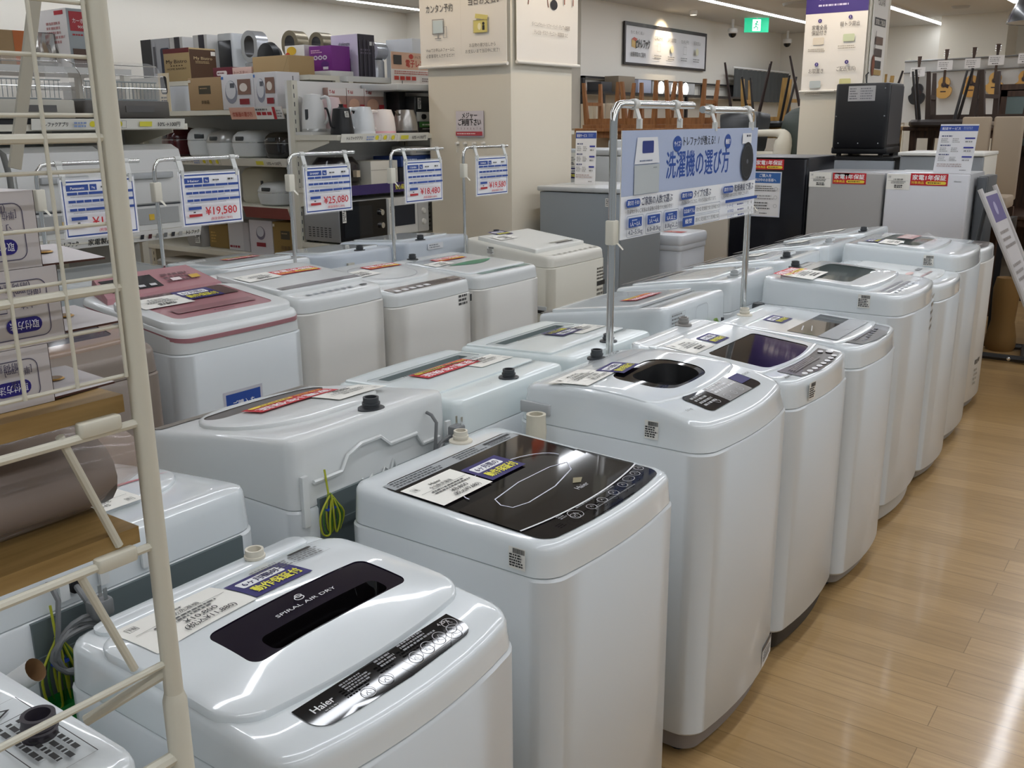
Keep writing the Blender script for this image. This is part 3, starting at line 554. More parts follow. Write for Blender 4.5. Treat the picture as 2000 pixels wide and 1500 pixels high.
k = washer('white washer with a dusty pink lid panel and pink band under its rim', -2.815, 2.01, 0, .53, .56, .918, .985, .848, 0, .012, .06, top=WHITE2)
b = MB(PINK); b.loft([[(x, y, k.zf(x)-.034+d) for x, y in rr(-.282-i, .284+i, -.265-i, .265+i, .06, 6, 8, .012)] for i, d in ((-.012, 0), (-.006, 0), (-.006, .014), (-.012, .014))]); b.build('pink_band', k.root)
zl = lid(k, -.1, .25, -.255, .255, .06, .02, 0, .008, WHITE2, dict(x0=-.095, x1=.2, y0=-.2, y1=.2, r=.03, m=PINK))
c = Cv(0, 0); c.rect(-.185, -.03, .185, .08, mat('#54383f', .15, coat=.4)); c.rect(-.16, -.15, .16, -.105, mat('#8d5c62', .3)); c.line([(-.16, -.15), (.16, -.15)], .003, '#c79a9e'); c.text('Panasonic', .0, -.185, .01, '#4a3034', .08); drape(k, c, 'lid_glass', 0, 0, zl)
b = MB(PINK); b.loft([[(-.275, -.2, .97), (-.275, .2, .97), (-.12, .24, .955), (-.12, -.24, .955)], [(-.275, -.19, 1.04), (-.275, .19, 1.04), (-.13, .23, .985), (-.13, -.23, .985)]]); q = b.build('control_console', k.root)
fn = plane_fn((-.13, -.23, .986), YP, (-.935, 0, .354)); c = Cv(0, 0); c.rect(.04, .03, .24, .12, mat('#1d1c1f', .2)); [c.rect(.06+i*.045, .04, .085+i*.045, .055, '#c9c9c9') for i in range(4)]; c.rect(.1, .075, .16, .105, '#31363d'); c.dash(.27, .04, .42, .11, 3, '#6d464c'); c.rect(.29, .05, .33, .07, '#e6d9d9'); c.rect(.37, .05, .41, .075, '#c9a23a'); c.put(MB(), fn).build('display', q)
drape(k, st_price(.19, .11, 'Panasonic'), 'price_label', .06, -.215, zl, 0, .003); drape(k, st_purple(.15), 'warranty_sticker', .035, -.03, zl, 0, .003)
c = Cv(.16, .2, '#c9c9d2'); c.rect(.01, .0, .15, .19, BLUE); c.text('ご購入を', .08, .14, .022, '#ffffff', .09); c.text('検討中のお客様へ', .08, .1, .02, '#ffffff', .12); c.rect(.01, .0, .15, .085, '#eeeeee'); front_cv(k, c, 'blue_notice', -.12, .5)

k = washer('white washer with red sticker on sloping clear lid, right of the pink machine', -2.85, 2.508, 0, .45, .56, .94, .985, .888, 0, .015, .045, top=WHITE2, body=BODYW)
zl = lid(k, -.2, .17, -.22, .22, .03, .014, .004, .01, WHITE2); drape(k, st_red(.22, .07), 'guarantee_sticker', -.02, -.05, zl, 0, .003); drape(k, st_price(.16, .1), 'price_label', .0, -.21, zl, 0, .003)
c = Cv(0, 0); c.rect(-.2, -.165, .2, -.13, mat('#8c898a', .25)); c.text('TOSHIBA', .08, -.155, .01, '#4c4a4a', .08); drape(k, c, 'lid_trim', 0, 0, zl); c = Cv(0, 0); [c.rect(-.15+i*.035, -.245, -.13+i*.035, -.225, '#a5a9ad') for i in range(7)]; c.circ(.14, -.235, .02, '#222222', .008); drape(k, c, 'control_panel', 0, 0)

k = washer('white washer with a round lid and glossy patterned key strip, third of the back row', -2.83, 2.997, 0, .51, .56, .895, .935, .842, 0, .015, .04, top=WHITE2, body=BODYW)
o = rr(-.2, .14, -.21, .21, .169, 8, 6); zl = lid(k, -.21, .14, -.235, .235, .17, .012, .006, 0, WHITE2); drape(k, st_red(.2, .065), 'guarantee_sticker', -.06, -.02, zl, 0, .003); drape(k, st_price(.16, .1), 'price_label', .02, -.2, zl, 0, .003)
c = Cv(0, 0); c.line(rr(-.15, .15, -.12, .14, .12), .004, '#aeb0b2', True); drape(k, c, 'lid_ring', 0, 0, zl); c = Cv(0, 0); c.rect(-.22, -.265, .23, -.195, mat('#8d8583', .15, coat=.4)); [c.rrect(-.2+i*.045, -.255, -.17+i*.045, -.23, .006, '#e8e8e8') for i in range(5)]; c.dash(.02, -.255, .2, -.205, 3, '#4a4442'); drape(k, c, 'control_panel', 0, 0)
c = Cv(.1, .05); c.dash(0, 0, .08, .05, 3, '#444444', .6); c.rect(.085, .01, .1, .04, '#333333'); front_cv(k, c, 'rating_label', .14, .79)

k = washer('white washer with a green crescent handle across its lid', -2.8, 3.505, 0, .48, .54, .898, .925, .842, 0, .012, .04, top=WHITE2, body=BODYW)
zl = lid(k, -.18, .2, -.22, .22, .02, .005, .004); c = Cv(0, 0); P = [(-.15+.32*i/12, -.03+.05*math.sin(math.pi*i/12)*.3) for i in range(13)] + [(.17-.32*i/12, -.03-.05*math.sin(math.pi*i/12)) for i in range(1, 12)]; c.poly(P, mat('#0c8560', .3, coat=.3)); drape(k, c, 'green_handle', 0, 0, zl)
c = Cv(0, 0); c.rect(-.17, -.24, .2, -.205, mat('#7f9a93', .3)); c.dash(-.05, -.235, .15, -.21, 2, '#3f554f'); drape(k, c, 'control_panel', 0, 0); drape(k, st_red(.2, .065), 'guarantee_sticker', -.06, -.1, zl, 0, .003); drape(k, st_price(.13, .08), 'price_label', .01, -.21, zl, 0, .003); inlet(k, -.23, -.1, DGREY)

k = washer('cream washer with flat lifted lid and black side label before the grey freezer', -2.885, 4.22, 0, .53, .56, .895, .965, .845, 0, .01, .04, body=mat('#cfcbbd', .4), top=mat('#d8d5ca', .35))
zl = lid(k, -.2, .17, -.24, .22, .01, .02, 0, 0, mat('#dcdcd6', .3)); drape(k, st_purple(.12), 'warranty_sticker', -.14, -.12, zl, 0, .003); drape(k, st_price(.15, .09), 'price_label', -.06, -.22, zl, 0, .003); c = Cv(0, 0); c.rect(.0, -.14, .16, -.125, '#4a4640'); c.rect(-.03, -.12, .15, -.105, '#a9a598'); drape(k, c, 'lid_grip', 0, 0, zl)
c = Cv(0, 0); [c.rect(-.2+i*.05, -.25, -.175+i*.05, -.235, '#b0aca0') for i in range(9)]; drape(k, c, 'control_panel', 0, 0); c = Cv(.09, .2); c.dash(.0, .13, .09, .2, 4, '#66625a'); c.rect(0, .1, .09, .125, '#2b2926'); c.dash(0, 0, .09, .09, 4, '#77736a'); front_cv(k, c, 'rating_label', .16, .6); left_cv(k, st_bar(.045, .04), 'barcode_label', -.12, .89); inlet(k, -.24, -.02, DGREY); h = MB(LGREY); h.rbox(.12, .25, -.269, -.263, .61, .65, .015, .003); h.rbox(.13, .24, -.271, -.268, .615, .63, .006, .001, BLACK); h.build('side_handle', k.root)

# --- row behind: drum machines and backs
def drum(label, y):
    k = washer(label, -3.46, y, 0, .53, .5, .985, .995, .9, 0, .01, .05)
    lid(k, -.22, .1, -.24, .24, .02, .004, 0, 0, mat('#59605e', .1, coat=.4))
    d = MB(WHITE); d.lathe([(.19, .255), (.2, .268), (.185, .28), (.16, .28)], 0, .72, 32, None, axis='x'); d.lathe([(.16, .28), (.15, .274), (.0001, .27)], 0, .72, 32, mat('#2a3036', .1), axis='x'); d.build('drum_door', k.root); return k
drum('drum washer with a dark glass top and round door, left behind the pink machine', 1.5)
drum('drum washer with a dark glass top and round door, right behind the pink machine', 2.1)
k = washer('low white washer with a sticker on its lid, behind the tagged sloping lid machine', -3.47, 2.72, PI, .5, .5, .95, .975, .85, 0, .015, .04); zl = lid(k, -.15, .2, -.22, .22, .04, .01, .004); drape(k, st_red(.18, .06), 'guarantee_sticker', .0, -.1, zl, 0, .003)
BW = mat('#cdd5de', .35, coat=.1)
k = washer('bluish white washer back with a rounded left shoulder, behind the round lid machine', -3.47, 3.3, PI, .5, .5, .93, .965, .86, .0, .015, .12, top=BW, body=BW); lid(k, -.15, .2, -.2, .2, .04, .01); inlet(k, -.2, 0, DGREY); b = MB(mat('#c9c6ba', .5)); b.box(-.262, -.25, .1, .14, .88, .92); b.build('rear_clip', k.root)
k = washer('bluish white washer back next to the last tag pole, behind the green handled machine', -3.47, 3.84, PI, .52, .5, .94, .97, .86, 0, .015, .03, top=BW, body=BW); lid(k, -.15, .2, -.2, .2, .04, .01); inlet(k, -.2, .1, DGREY); c = Cv(.12, .03, '#e4e6ea'); c.dash(.01, .004, .1, .026, 2, '#8a8f96'); back_cv(k, c, 'rating_label', .1, .92)
# ---------------------------------------------------------------- shelving
def shelf_rail(w_, app=True, bg='#e6e4da'):
    c = Cv(w_, .05, bg); c.text('トレファクアプリ', .11, .016, .017, '#2a2a2a', .13, bold=.03); s_ = w_-.45
    for i in range(3): c.circ(max(.3, s_*.45)+i*.07, .026, .016, '#e6d93a', .014); c.frame(max(.3, s_*.45)+i*.07+.012, .008, max(.3, s_*.45)+i*.07+.036, .042, .002, '#777777')
    c.rect(w_-.27, .014, w_-.2, .038, '#e3db4c'); c.text('10%→100円', w_-.1, .015, .02, '#2b2b2b', .13, bold=.02); c.dash(.2, .01, .28, .04, 2, '#8aa0cc'); return c
def gondola(label, loc, W, D, levels, top, rz=0, backm=None, ups=(0,)):
    """local: x across the front, -y is the front, boards go back to y=D"""
    t = thing('shelving_unit', label, 'shelving', loc, rz)
    MB(backm or mat('#c9cac8', .5)).box(0, W, D-.02, D, .1, top).build('back_panel', t)
    for u in ups:
        b = MB(IVORY); x = u*(W-.045); b.box(x, x+.045, D-.06, D-.02, 0, top)
        for j in range(int(top/.05)): b.box(x+.012, x+.017, D-.0615, D-.06, .05+j*.05, .075+j*.05, DGREY)
        b.build('upright', t)
    for z, d in levels:
        b = MB(IVORY); b.box(0.002, W-.002, D-.02-d, D-.02, z-.03, z); b.build('shelf_board', t)
        for x in (.01, W-.02): b = MB(IVORY); b.loft([[(x+q, D-.02, z-.03) , (x+q, D-.02-d*.8, z-.03), (x+q, D-.02-d*.8, z-.045), (x+q, D-.02, z-.13)] for q in (0, .006)]); b.build('bracket', t)
    MB(IVORY).box(0, W, D-.3, D, 0, .1).build('base_plinth', t); return t
# the front-facing bay that looks at us (A), the kettle run (B) and the dryer run (C)
A = gondola('rice cooker shelving bay facing us, left of the perforated upright', (-6.85, 4.14, 0), 2.17, .5, [(.717, .46), (1.037, .46), (1.336, .46), (1.64, .46)], 1.815, 0, None, (0, 1))
MB(IVORY).box(0, 2.17, .22, .48, 1.815, 1.845).build('top_board', A)
sheet(shelf_rail(1.1, True), (1.05, .008, 1.29), XP, (0, -.3, .954), 'price_rail', A, None, .002, None, .001)
c = Cv(.5, .075, '#e7b7a4'); c.text('炊飯器の選び方', .12, .02, .024, '#b5402e', .19, bold=.02); c.rect(.25, 0, .5, .075, '#ecebe8'); [c.rect(.26+i*.05, .025, .3+i*.05, .045, '#b5303a') for i in range(3)]; c.rect(.415, 0, .44, .075, '#b5303a'); c.dash(.26, .05, .4, .07, 1, '#777777'); c.dash(.45, .01, .5, .06, 3, '#999999')
sheet(c, (1.66, .006, 1.58), XP, (0, -.25, .968), 'price_rail', A, None, .002, None, .001)
c = Cv(.43, .075, '#8a4a48'); sheet(c, (1.73, .002, .965), XP, (0, -.3, .954), 'price_rail', A, None, .002, None, .001)
B = gondola('kettle and microwave shelving run between the perforated upright and the pillar', (-4.17, 4.1, 0), 2.6, .45, [(.839, .43), (1.171, .36), (1.483, .4)], 1.8, PI/2, mat('#e6e6e4', .4), (0, .38, 1))
sheet(shelf_rail(.78), (.02, .024, 1.44), XP, (0, -.25, .968), 'price_rail', B, None, .002, None, .001)
c = Cv(1.2, .06, '#33235e'); c.text('安心保証付き', .5, .018, .026, '#e8e04a', .16, bold=.02); c.rrect(.62, .03, .78, .05, .008, '#e8e8f2'); c.rrect(.82, .025, .98, .05, .008, '#e8e8f2'); sheet(c, (.1, .066, 1.125), XP, ZP, 'price_rail', B, None, .002, None, .001)
b = MB(LGREY); b.rbox(.62, 2.5, .1, .43, 1.75, 1.79, .01, .006); b.build('top_deck', B)
Cc = gondola('dish dryer shelving run on the far left behind the cream rack', (-4.38, .9, 0), 2.35, .62, [(1.025, .58), (1.555, .55)], 1.6, PI/2, mat('#b9bab6', .5), (.2, .8))
sheet(shelf_rail(.82), (1.5, .04, 1.53), XP, (0, -.2, .98), 'price_rail', Cc, None, .002, None, .001)
c = Cv(.85, .055, '#eeede8'); c.text('トレファク', .1, .016, .022, '#1d1d1d', .09, bold=.04); c.text('家電製品', .26, .014, .026, '#1d1d1d', .13, bold=.02); c.dash(.35, .012, .42, .045, 2, '#444444'); [c.rect(.48+i*.045, .014, .5+i*.045, .038, q) for i, q in enumerate(('#2f3136', '#54282c', '#9a9a98', '#7d7f80', '#34363a', '#b9b9b6'))]; c.text('トレファク', .79, .018, .02, '#1d1d1d', .08, bold=.04); sheet(c, (1.5, .03, .975), XP, (0, -.3, .954), 'price_rail', Cc, None, .002, None, .001)
D2 = thing('storage_rack', 'pale storage rack behind the rice cooker bay carrying the fans', 'shelving', (-9.1, 4.85, 0))
MB(mat('#cfcfcb', .5)).box(0, 3.7, .02, .45, 1.88, 1.92).build('top_board', D2); MB(mat('#c9cac8', .5)).box(0, 3.7, .45, .47, 0, 1.88).build('back_panel', D2)
for x in (0, 1.8, 3.66): MB(IVORY).box(x, x+.04, .02, .06, 0, 1.88).build('post', D2)
D3 = thing('storage_rack', 'pale storage rack behind the dish dryers carrying the heater box', 'shelving', (-5.03, 1.2, 0))
MB(mat('#cfcfcb', .5)).box(-.5, 0, 0, 2.15, 1.82, 1.85).build('top_board', D3)
for y in (.02, 2.1): MB(IVORY).box(-.04, 0, y, y+.04, 0, 1.82).build('post', D3); MB(IVORY).box(-.5, -.46, y, y+.04, 0, 1.82).build('post', D3)

D4 = thing('storage_rack', 'pale storage rack behind the kettle run carrying the lilac box', 'shelving', (-5.36, 4.64, 0))
MB(mat('#cfcfcb', .5)).box(0, .72, 0, 1.9, 1.81, 1.845).build('top_board', D4)
for y in (.02, 1.84): MB(IVORY).box(0, .04, y, y+.04, 0, 1.81).build('post', D4); MB(IVORY).box(.68, .72, y, y+.04, 0, 1.81).build('post', D4)

def carton(label, x0, x1, y0, y1, z0, z1, col, front=None, face='y', side=None, sidecv=None, name='product_box', group=None):
    """a box; front(cv) printed on the face towards us: face 'y' -> -y side, 'x' -> +x side"""
    t = thing(name, label, 'box', ((x0+x1)/2, (y0+y1)/2, z0), 0, group); w_, d, h = x1-x0, y1-y0, z1-z0
    m_ = col if not isinstance(col, str) else mat(col, .6); MB(m_).rbox(-w_/2, w_/2, -d/2, d/2, 0, h, .003, .003).build('carton', t)
    if front:
        if face == 'y': c = Cv(w_, h); front(c, w_, h); sheet(c, (-w_/2, -d/2-.0006, 0), XP, ZP, 'print', t, None, 0, None, .0008)
        else: c = Cv(d, h); front(c, d, h); sheet(c, (w_/2+.0006, -d/2, 0), YP, ZP, 'print', t, None, 0, None, .0008)
    if sidecv:
        c = Cv(d if face == 'y' else w_, h); sidecv(c, c.w, h)
        if face == 'y': sheet(c, (w_/2+.0006, -d/2, 0), YP, ZP, 'side_print', t, None, 0, None, .0008)
        else: sheet(c, (-w_/2, -d/2-.0006, 0), XP, ZP, 'side_print', t, None, 0, None, .0008)
    return t
# shelf z 1.635 and above
def p_sharp(c, w, h): c.rect(w*.32, h*.5, w*.68, h*.75, '#4a4436'); c.dash(w*.36, h*.64, w*.64, h*.7, 1, '#a98d68'); c.text('炊飯器', w*.5, h*.2, h*.1, '#5a4630'); c.rect(w*.02, h*.86, w*.1, h*.94, '#e0d8c8')
def p_cook(c, w, h): c.circ(w*.3, h*.5, w*.19, '#8d8f9c', h*.33); c.circ(w*.29, h*.56, w*.16, '#d9dade', h*.26); c.rect(w*.28, h*.62, w*.42, h*.75, '#5d6068'); c.rect(w*.52, h*.42, w*.92, h*.85, '#8a6a5c'); c.circ(w*.7, h*.62, w*.12, '#e6ded4', h*.12); c.rect(w*.56, h*.14, w*.86, h*.3, '#8c2a30'); c.rect(w*.03, h*.86, w*.1, h*.94, '#4a7ac0')
carton('plain brown box with a dark square logo on the rice cooker bay upper shelf', -5.628, -5.287, 4.16, 4.35, 1.641, 1.846, CARD, p_sharp)
carton('white rice cooker box beside the plain brown box on the upper shelf', -5.285, -4.973, 4.16, 4.35, 1.641, 1.856, '#dcdadc', p_cook)
carton('white rice cooker box against the perforated upright on the upper shelf', -4.97, -4.758, 4.16, 4.35, 1.641, 1.86, '#dcdadc', p_cook)
def p_bis(c, w, h): c.rect(0, h*.86, w, h, '#6a1f22'); c.text('My Bistro', w*.5, h*.55, h*.12, '#3a2418', w*.8); c.text('★★★★★', w*.5, h*.45, h*.05, '#3a2418', w*.5); c.text('HOME BAKERY', w*.5, h*.35, h*.06, '#3a2418', w*.75)
def p_bis2(c, w, h): c.text('My Bistro', w*.5, h*.68, h*.1, '#c9b48a', w*.7); c.dash(w*.2, h*.55, w*.85, h*.64, 2, '#b09a70'); c.rect(w*.8, h*.82, w*.97, h*.95, '#e6e2d8')
t = carton('tan and dark brown baker box standing on a white carton', -6.162, -5.869, 4.37, 4.59, 1.846, 2.064, '#b29a6e', p_bis, 'y'); c = Cv(.22, .208, '#4e3420'); p_bis2(c, .22, .208); sheet(c, (.1475, -.11, 0), YP, ZP, 'side_print', t, None, .0, None, .0012)
carton('white carton carrying the tan baker box', -6.183, -5.68, 4.349, 4.6, 1.641, 1.812, '#c9ccd2')
def p_lean(c, w, h): c.rrect(w*.2, h*.45, w*.8, h*.92, .02, '#26262a'); c.rect(w*.28, h*.5, w*.72, h*.56, '#e2ded2'); c.dash(w*.15, h*.15, w*.85, h*.4, 3, '#444444')
t = thing('shop_card', 'small upright card with a dark cooker picture beside the dryer', 'sign', (-5.995, 4.192, 1.641)); c = Cv(.12, .25, '#e2d3b4'); p_lean(c, .12, .25); sheet(c, (0, 0, 0), XP, ZP, 'printed_card', t)
def p_mar(c, w, h): c.rrect(w*.2, h*.3, w*.75, h*.7, h*.18, '#e6dfe0'); c.dash(w*.25, h*.4, w*.7, h*.6, 1, '#6a2432')
carton('flat maroon box under the round black fan', -5.67, -5.471, 4.402, 4.6, 1.847, 1.923, '#6a2432', p_mar)
carton('flat pale pink box beside the flat maroon box', -5.465, -5.271, 4.402, 4.6, 1.847, 1.917, '#d6b7ae', lambda c, w, h: (c.text('トースター', w*.45, h*.4, h*.25, '#7a2a30', w*.7), c.rect(w*.2, h*.05, w*.8, h*.3, '#8a6a58')))
carton('wide flat kraft box with a diagonal flap', -5.23, -4.884, 4.381, 4.6, 1.847, 1.972, '#b09468', lambda c, w, h: c.line([(w*.8, 0), (w*1.0, h)], .002, '#8a7048'))
carton('white carton under the juicer boxes', -5.29, -4.82, 4.68, 4.89, 1.846, 1.886, '#dddcd8')
def p_fruit(c, w, h): c.circ(w*.35, h*.8, w*.25, '#e0b83a', h*.16); c.circ(w*.15, h*.65, w*.12, '#c8452e', h*.1); c.circ(w*.45, h*.35, w*.3, '#3a2a3a', h*.1); c.rect(w*.6, h*.25, w*.98, h*.45, '#241c28'); c.rect(w*.05, h*.05, w*.3, h*.25, '#8a3a4a')
def p_purp(c, w, h): c.text('◎◎◎', w*.5, h*.45, h*.16, '#efe6f2', w*.6, bold=.02); c.circ(w*.7, h*.25, w*.18, '#5d2a78', h*.14); c.dash(w*.1, h*.7, w*.6, h*.85, 2, '#e8b8d8'); c.rect(w*.62, h*.05, w*.85, h*.16, '#efe6f2')
carton('white juicer box with fruit picture behind the upright', -5.27, -5.08, 4.7, 4.86, 1.887, 2.06, '#e3e0dc', p_fruit)
carton('purple box with round dots behind the perforated upright', -5.035, -4.825, 4.7, 4.87, 1.887, 2.045, '#7a2a86', p_purp)
def p_drink(c, w, h): c.text('drinkmate', w*.5, h*.75, h*.09, '#5a5a66', w*.42); c.text('家庭用 炭酸マシン', w*.5, h*.6, h*.05, '#777788', w*.6); c.rrect(w*.42, h*.05, w*.72, h*.5, .02, '#232026'); c.rect(w*.46, h*.0, w*.58, h*.18, '#8a8068'); c.rect(w*.38, h*.3, w*.5, h*.42, '#232026')
t = carton('tall pale lilac soda machine box with a black side', -5.03, -4.78, 4.9, 5.06, 1.846, 2.125, '#d5cbdf', p_drink, 'y'); c = Cv(.16, .279, '#2a2530'); c.dash(.02, .15, .14, .19, 2, '#5f5868'); c.rect(.11, .21, .15, .235, '#dcdcdc'); [c.rect(.01+i*.04, .0, .02+i*.04, .243, '#3d3744') for i in range(4)]; sheet(c, (.1256, -.08, 0), YP, ZP, 'side_print', t, None, 0, None, .0012)
# things on the pale storage racks
ZT = 1.92
def p_heat(c, w, h): c.rect(w*.05, h*.62, w*.95, h*.95, '#b3343c'); c.text('カーボンヒーター', w*.48, h*.76, h*.07, '#f2e6e4', w*.72, bold=.02); c.text('900W/450W', w*.48, h*.67, h*.05, '#f2e6e4', w*.5); c.dash(w*.08, h*.53, w*.4, h*.58, 1, '#b3343c'); c.rect(w*.05, h*.0, w*.4, h*.32, '#5a4438'); c.rect(w*.45, h*.1, w*.92, h*.45, '#8f969c'); [c.rect(w*(.55+.1*i), h*.02, w*(.61+.1*i), h*.3, '#6a5f58') for i in range(3)]
carton('tall carbon heater box with a red title block', -5.35, -5.06, 3.02, 3.26, 1.851, 2.15, '#a9b0b3', p_heat, 'x', None, lambda c, w, h: (c.rect(0, 0, w, h, '#e2dedc'), c.rect(w*.6, h*.9, w*.9, h*.97, '#b3343c'), c.dash(w*.3, h*.4, w*.9, h*.8, 5, '#b98a88')))
carton('brown box with an orange side, left of the foil bag', -5.3, -5.08, 2.65, 2.79, 1.851, 2.02, CARD, lambda c, w, h: c.rect(w*.55, 0, w, h, '#c26a2c'), 'x')
carton('white box with a clock shaped picture at the far left', -5.3, -5.07, 2.36, 2.62, 1.851, 2.06, '#d7d5d6', lambda c, w, h: (c.rect(w*.15, h*.2, w*.9, h*.55, '#a9aebc'), c.circ(w*.55, h*.38, w*.16, '#222228', h*.15), c.ring(w*.55, h*.38, w*.1, .004, '#55555e', h*.1), c.dash(w*.3, h*.05, w*.95, h*.15, 2, '#666666')), 'x')
t = thing('dark_bottle_pack', 'dark green wrapped pack standing on the clock picture box', 'pack', (-5.18, 2.49, 2.061)); b = MB(mat('#2a3a36', .15, coat=.4)); [b.loft([[(x, y, z) for x, y in rr(-.05, .05, -.06, .06, .02)] for z in (0, .12)])]; b.build('pack', t)
t = thing('foil_bag', 'silver foil wrapped panel with a dark frame', 'foil panel', (-5.2, 2.93, 1.851)); b = MB(mat('#c9c6c2', .18, metal=.8)); rg = []
for i in range(13): y = -.095+.19*i/12; rg.append([(.012*math.sin(i*2.1), y, .0), (.02+.012*math.sin(i*1.7), y, .06), (.012*math.cos(i*2.3), y, .12), (.01, y, .175)])
b.loft(rg, None, False, False, False); b.build('foil', t); b = MB(DGREY); b.box(-.03, -.01, -.105, .105, 0, .18); b.build('frame_panel', t)
carton('slim box with navy tower picture beside a black side', -7.19, -6.81, 4.9, 5.2, ZT, 2.21, '#b9bcc2', lambda c, w, h: (c.rect(0, 0, w*.36, h, '#1f1f22'), c.rrect(w*.66, h*.05, w*.97, h*.75, .02, '#26304a'), c.rect(w*.42, h*.1, w*.5, h*.8, '#5a5a62')))
for i, (x, lb) in enumerate(((-6.73, 'white box with one black corner stripe, left of the pair on the rack'), (-6.43, 'white box with one black corner stripe, right of the pair on the rack'))):
    carton(lb, x-.09, x+.08, 4.9, 5.15, ZT, 2.21, '#d5d4d2', lambda c, w, h: c.rect(w*.4, h*.2, w*.8, h, '#2a2430'), group='white boxes with a black stripe')
t = thing('air_purifier', 'tall white air purifier with a black front panel on the rack', 'air purifier', (-6.21, 5.03, ZT)); MB(mat('#cdd0d2', .35)).loft([[(x, y, z) for x, y in rr(-.1+i, .1-i, -.08, .08, .03)] for i, z in ((0, 0), (0, .2), (.006, .285), (.012, .29))]).build('body', t); MB(mat('#1d2028', .2)).rbox(-.07, .075, -.088, -.08, .02, .24, .01, .004).build('front_panel', t)
FS = mat('#b9bcc0', .25, metal=.6); FG = mat('#8f8672', .3, metal=.6)
def loop_fan(label, x, z0, w_, h, m_, ZT=1.92, y=5.03):
    t = thing('bladeless_fan', label, 'fan', (x, y, ZT), 0, 'bladeless fans on the rack'); b = MB(m_)
    zb = z0-ZT; b.lathe([(w_*.42, 0), (w_*.42, zb*.9), (w_*.36, zb)], 0, 0, 20, None, True, True); b.build('base', t)
    def O(i, y): return [(x_, y, z+zb) for x_, z in rr(-w_/2+i, w_/2-i, i, h-i, w_/2-i-.001, 8, 3)]
    b = MB(m_); b.loft([O(0, -.05), O(0, .06), O(w_*.16, .06), O(w_*.2, -.05), O(0, -.05)], [m_, m_, mat('#3a3a3c', .3), m_], False, False); b.build('loop', t)
loop_fan('silver loop fan left of the round black fan', -5.97, 1.995, .18, .225, FS); loop_fan('bronze loop fan right of the round black fan', -5.53, 2.01, .17, .185, FG); loop_fan('bronze loop fan with a notched top, further right', -5.28, 2.02, .15, .15, FG, 1.846, 5.05)
loop_fan('silver round loop fan behind the juicer box', -5.1, 1.98, .17, .14, FS, 1.846, 5.15); loop_fan('pale round loop fan hidden beside the lilac box', -4.95, 1.98, .14, .12, FS, 1.846, 5.25)
t = thing('circulator_fan', 'round black circulator fan tilted on the rack', 'fan', (-5.76, 5.0, ZT)); b = MB(BLACK); b.lathe([(.06, 0), (.06, .01), (.02, .02), (.015, .05)], 0, 0, 16, None, True); b.build('stand', t); b = MB(mat('#1f2123', .4)); b.lathe([(.02, -.06), (.09, -.05), (.1, .0), (.07, .05), (.02, .06)], .0, .11, 24, None, True, True, 'y'); b.build('head', t)
for i, (x, w_) in enumerate(((-4.74, .3),)): pass
for y, lb, cc in ((5.45, 'white box with black corner above the red guide sign, left', '#d9dadc'), (5.66, 'white box with blue corner above the red guide sign, right', '#cfd4dc')):
    carton(lb, -4.95, -4.7, y-.09, y+.09, 1.846, 2.12, cc, lambda c, w, h: c.rect(w*.7, 0, w, h, '#23262c' if cc == '#d9dadc' else '#a9b9d4'), 'x')
c = Cv(.62, .21, '#eae6e2'); c.rect(0, .1, .62, .21, '#e0b79c'); c.text('電子レンジの選び方', .36, .12, .04, '#c0392b', .43, bold=.03); c.text('\\ トレファクが教える！ /', .33, .175, .018, '#33302e', .2); c.circ(.2, .185, .022, '#c0392b', .016); c.circ(.5, .187, .022, '#c0392b', .016); c.rect(.02, .13, .1, .19, '#3a3634')
[c.rect(.02+i*.058, .03, .066+i*.058, .055, '#c0392b') for i in range(4)]; c.dash(.02, .065, .58, .092, 2, '#b86a60'); c.dash(.3, .02, .6, .05, 2, '#8a7a78')
t = thing('guide_sign', 'orange and white microwave guide sign above the kettles', 'sign', (-4.605, 5.03, 1.802)); sheet(c, (0, 0, 0), YP, ZP, 'printed_board', t, None, .004, None, .0008)

# rice cookers
def cooker(label, x, y, z, w_, h, m_, lidm, rz=0, disp=True):
    t = thing('rice_cooker', label, 'rice cooker', (x, y, z), rz, 'rice cookers'); a = w_/2
    MB(m_).loft([[(q*px, q*py*1.1, zz) for px, py in rr(-a, a, -a, a, a*.62, 6, 3)] for q, zz in ((.8, 0), (.92, .012), (1, h*.45), (.98, h*.55))]).build('body', t)
    MB(lidm).loft([[(q*px, q*py*1.1, zz) for px, py in rr(-a, a, -a, a, a*.62, 6, 3)] for q, zz in ((.985, h*.57), (1, h*.62), (.93, h*.8), (.75, h*.94), (.4, h))]).build('lid', t)
    MB(CHROME).loft([[(q*px, q*py*1.1, zz) for px, py in rr(-a, a, -a, a, a*.62, 6, 3)] for q, zz in ((1.005, h*.555), (1.005, h*.572))], None, False, False).build('trim_ring', t)
    b = MB(mat('#3d4245', .2)); b.rbox(-a*.3, a*.3, -a*1.12, -a*1.04, h*.62, h*.78, .01, .004); b.build('display', t); return t
SW = mat('#cfd2d2', .3, coat=.2); SI = mat('#b3b4b2', .28, metal=.5)
cooker('dark red rice cooker at the left of the middle shelf', -6.05, 4.37, 1.337, .22, .2, mat('#4a0d14', .2, coat=.4), mat('#3a0a10', .15, coat=.4), -.2)
cooker('white rice cooker with a small screen on its lid, next to the red one', -5.77, 4.381, 1.337, .23, .195, SW, SW, .5); cooker('white rice cooker with a silver lid, centre of the middle shelf', -5.492, 4.36, 1.337, .26, .175, SW, SI)
cooker('white rice cooker with a pale lid left of the black one', -5.209, 4.349, 1.337, .26, .175, SW, SW); cooker('glossy black rice cooker at the right end of the middle shelf', -4.926, 4.36, 1.337, .24, .165, mat('#19191d', .15, coat=.4), mat('#2b2622', .12, coat=.5))
cooker('white rice cooker beside the perforated upright on the maroon railed shelf', -4.957, 4.328, 1.038, .27, .15, SW, SW)
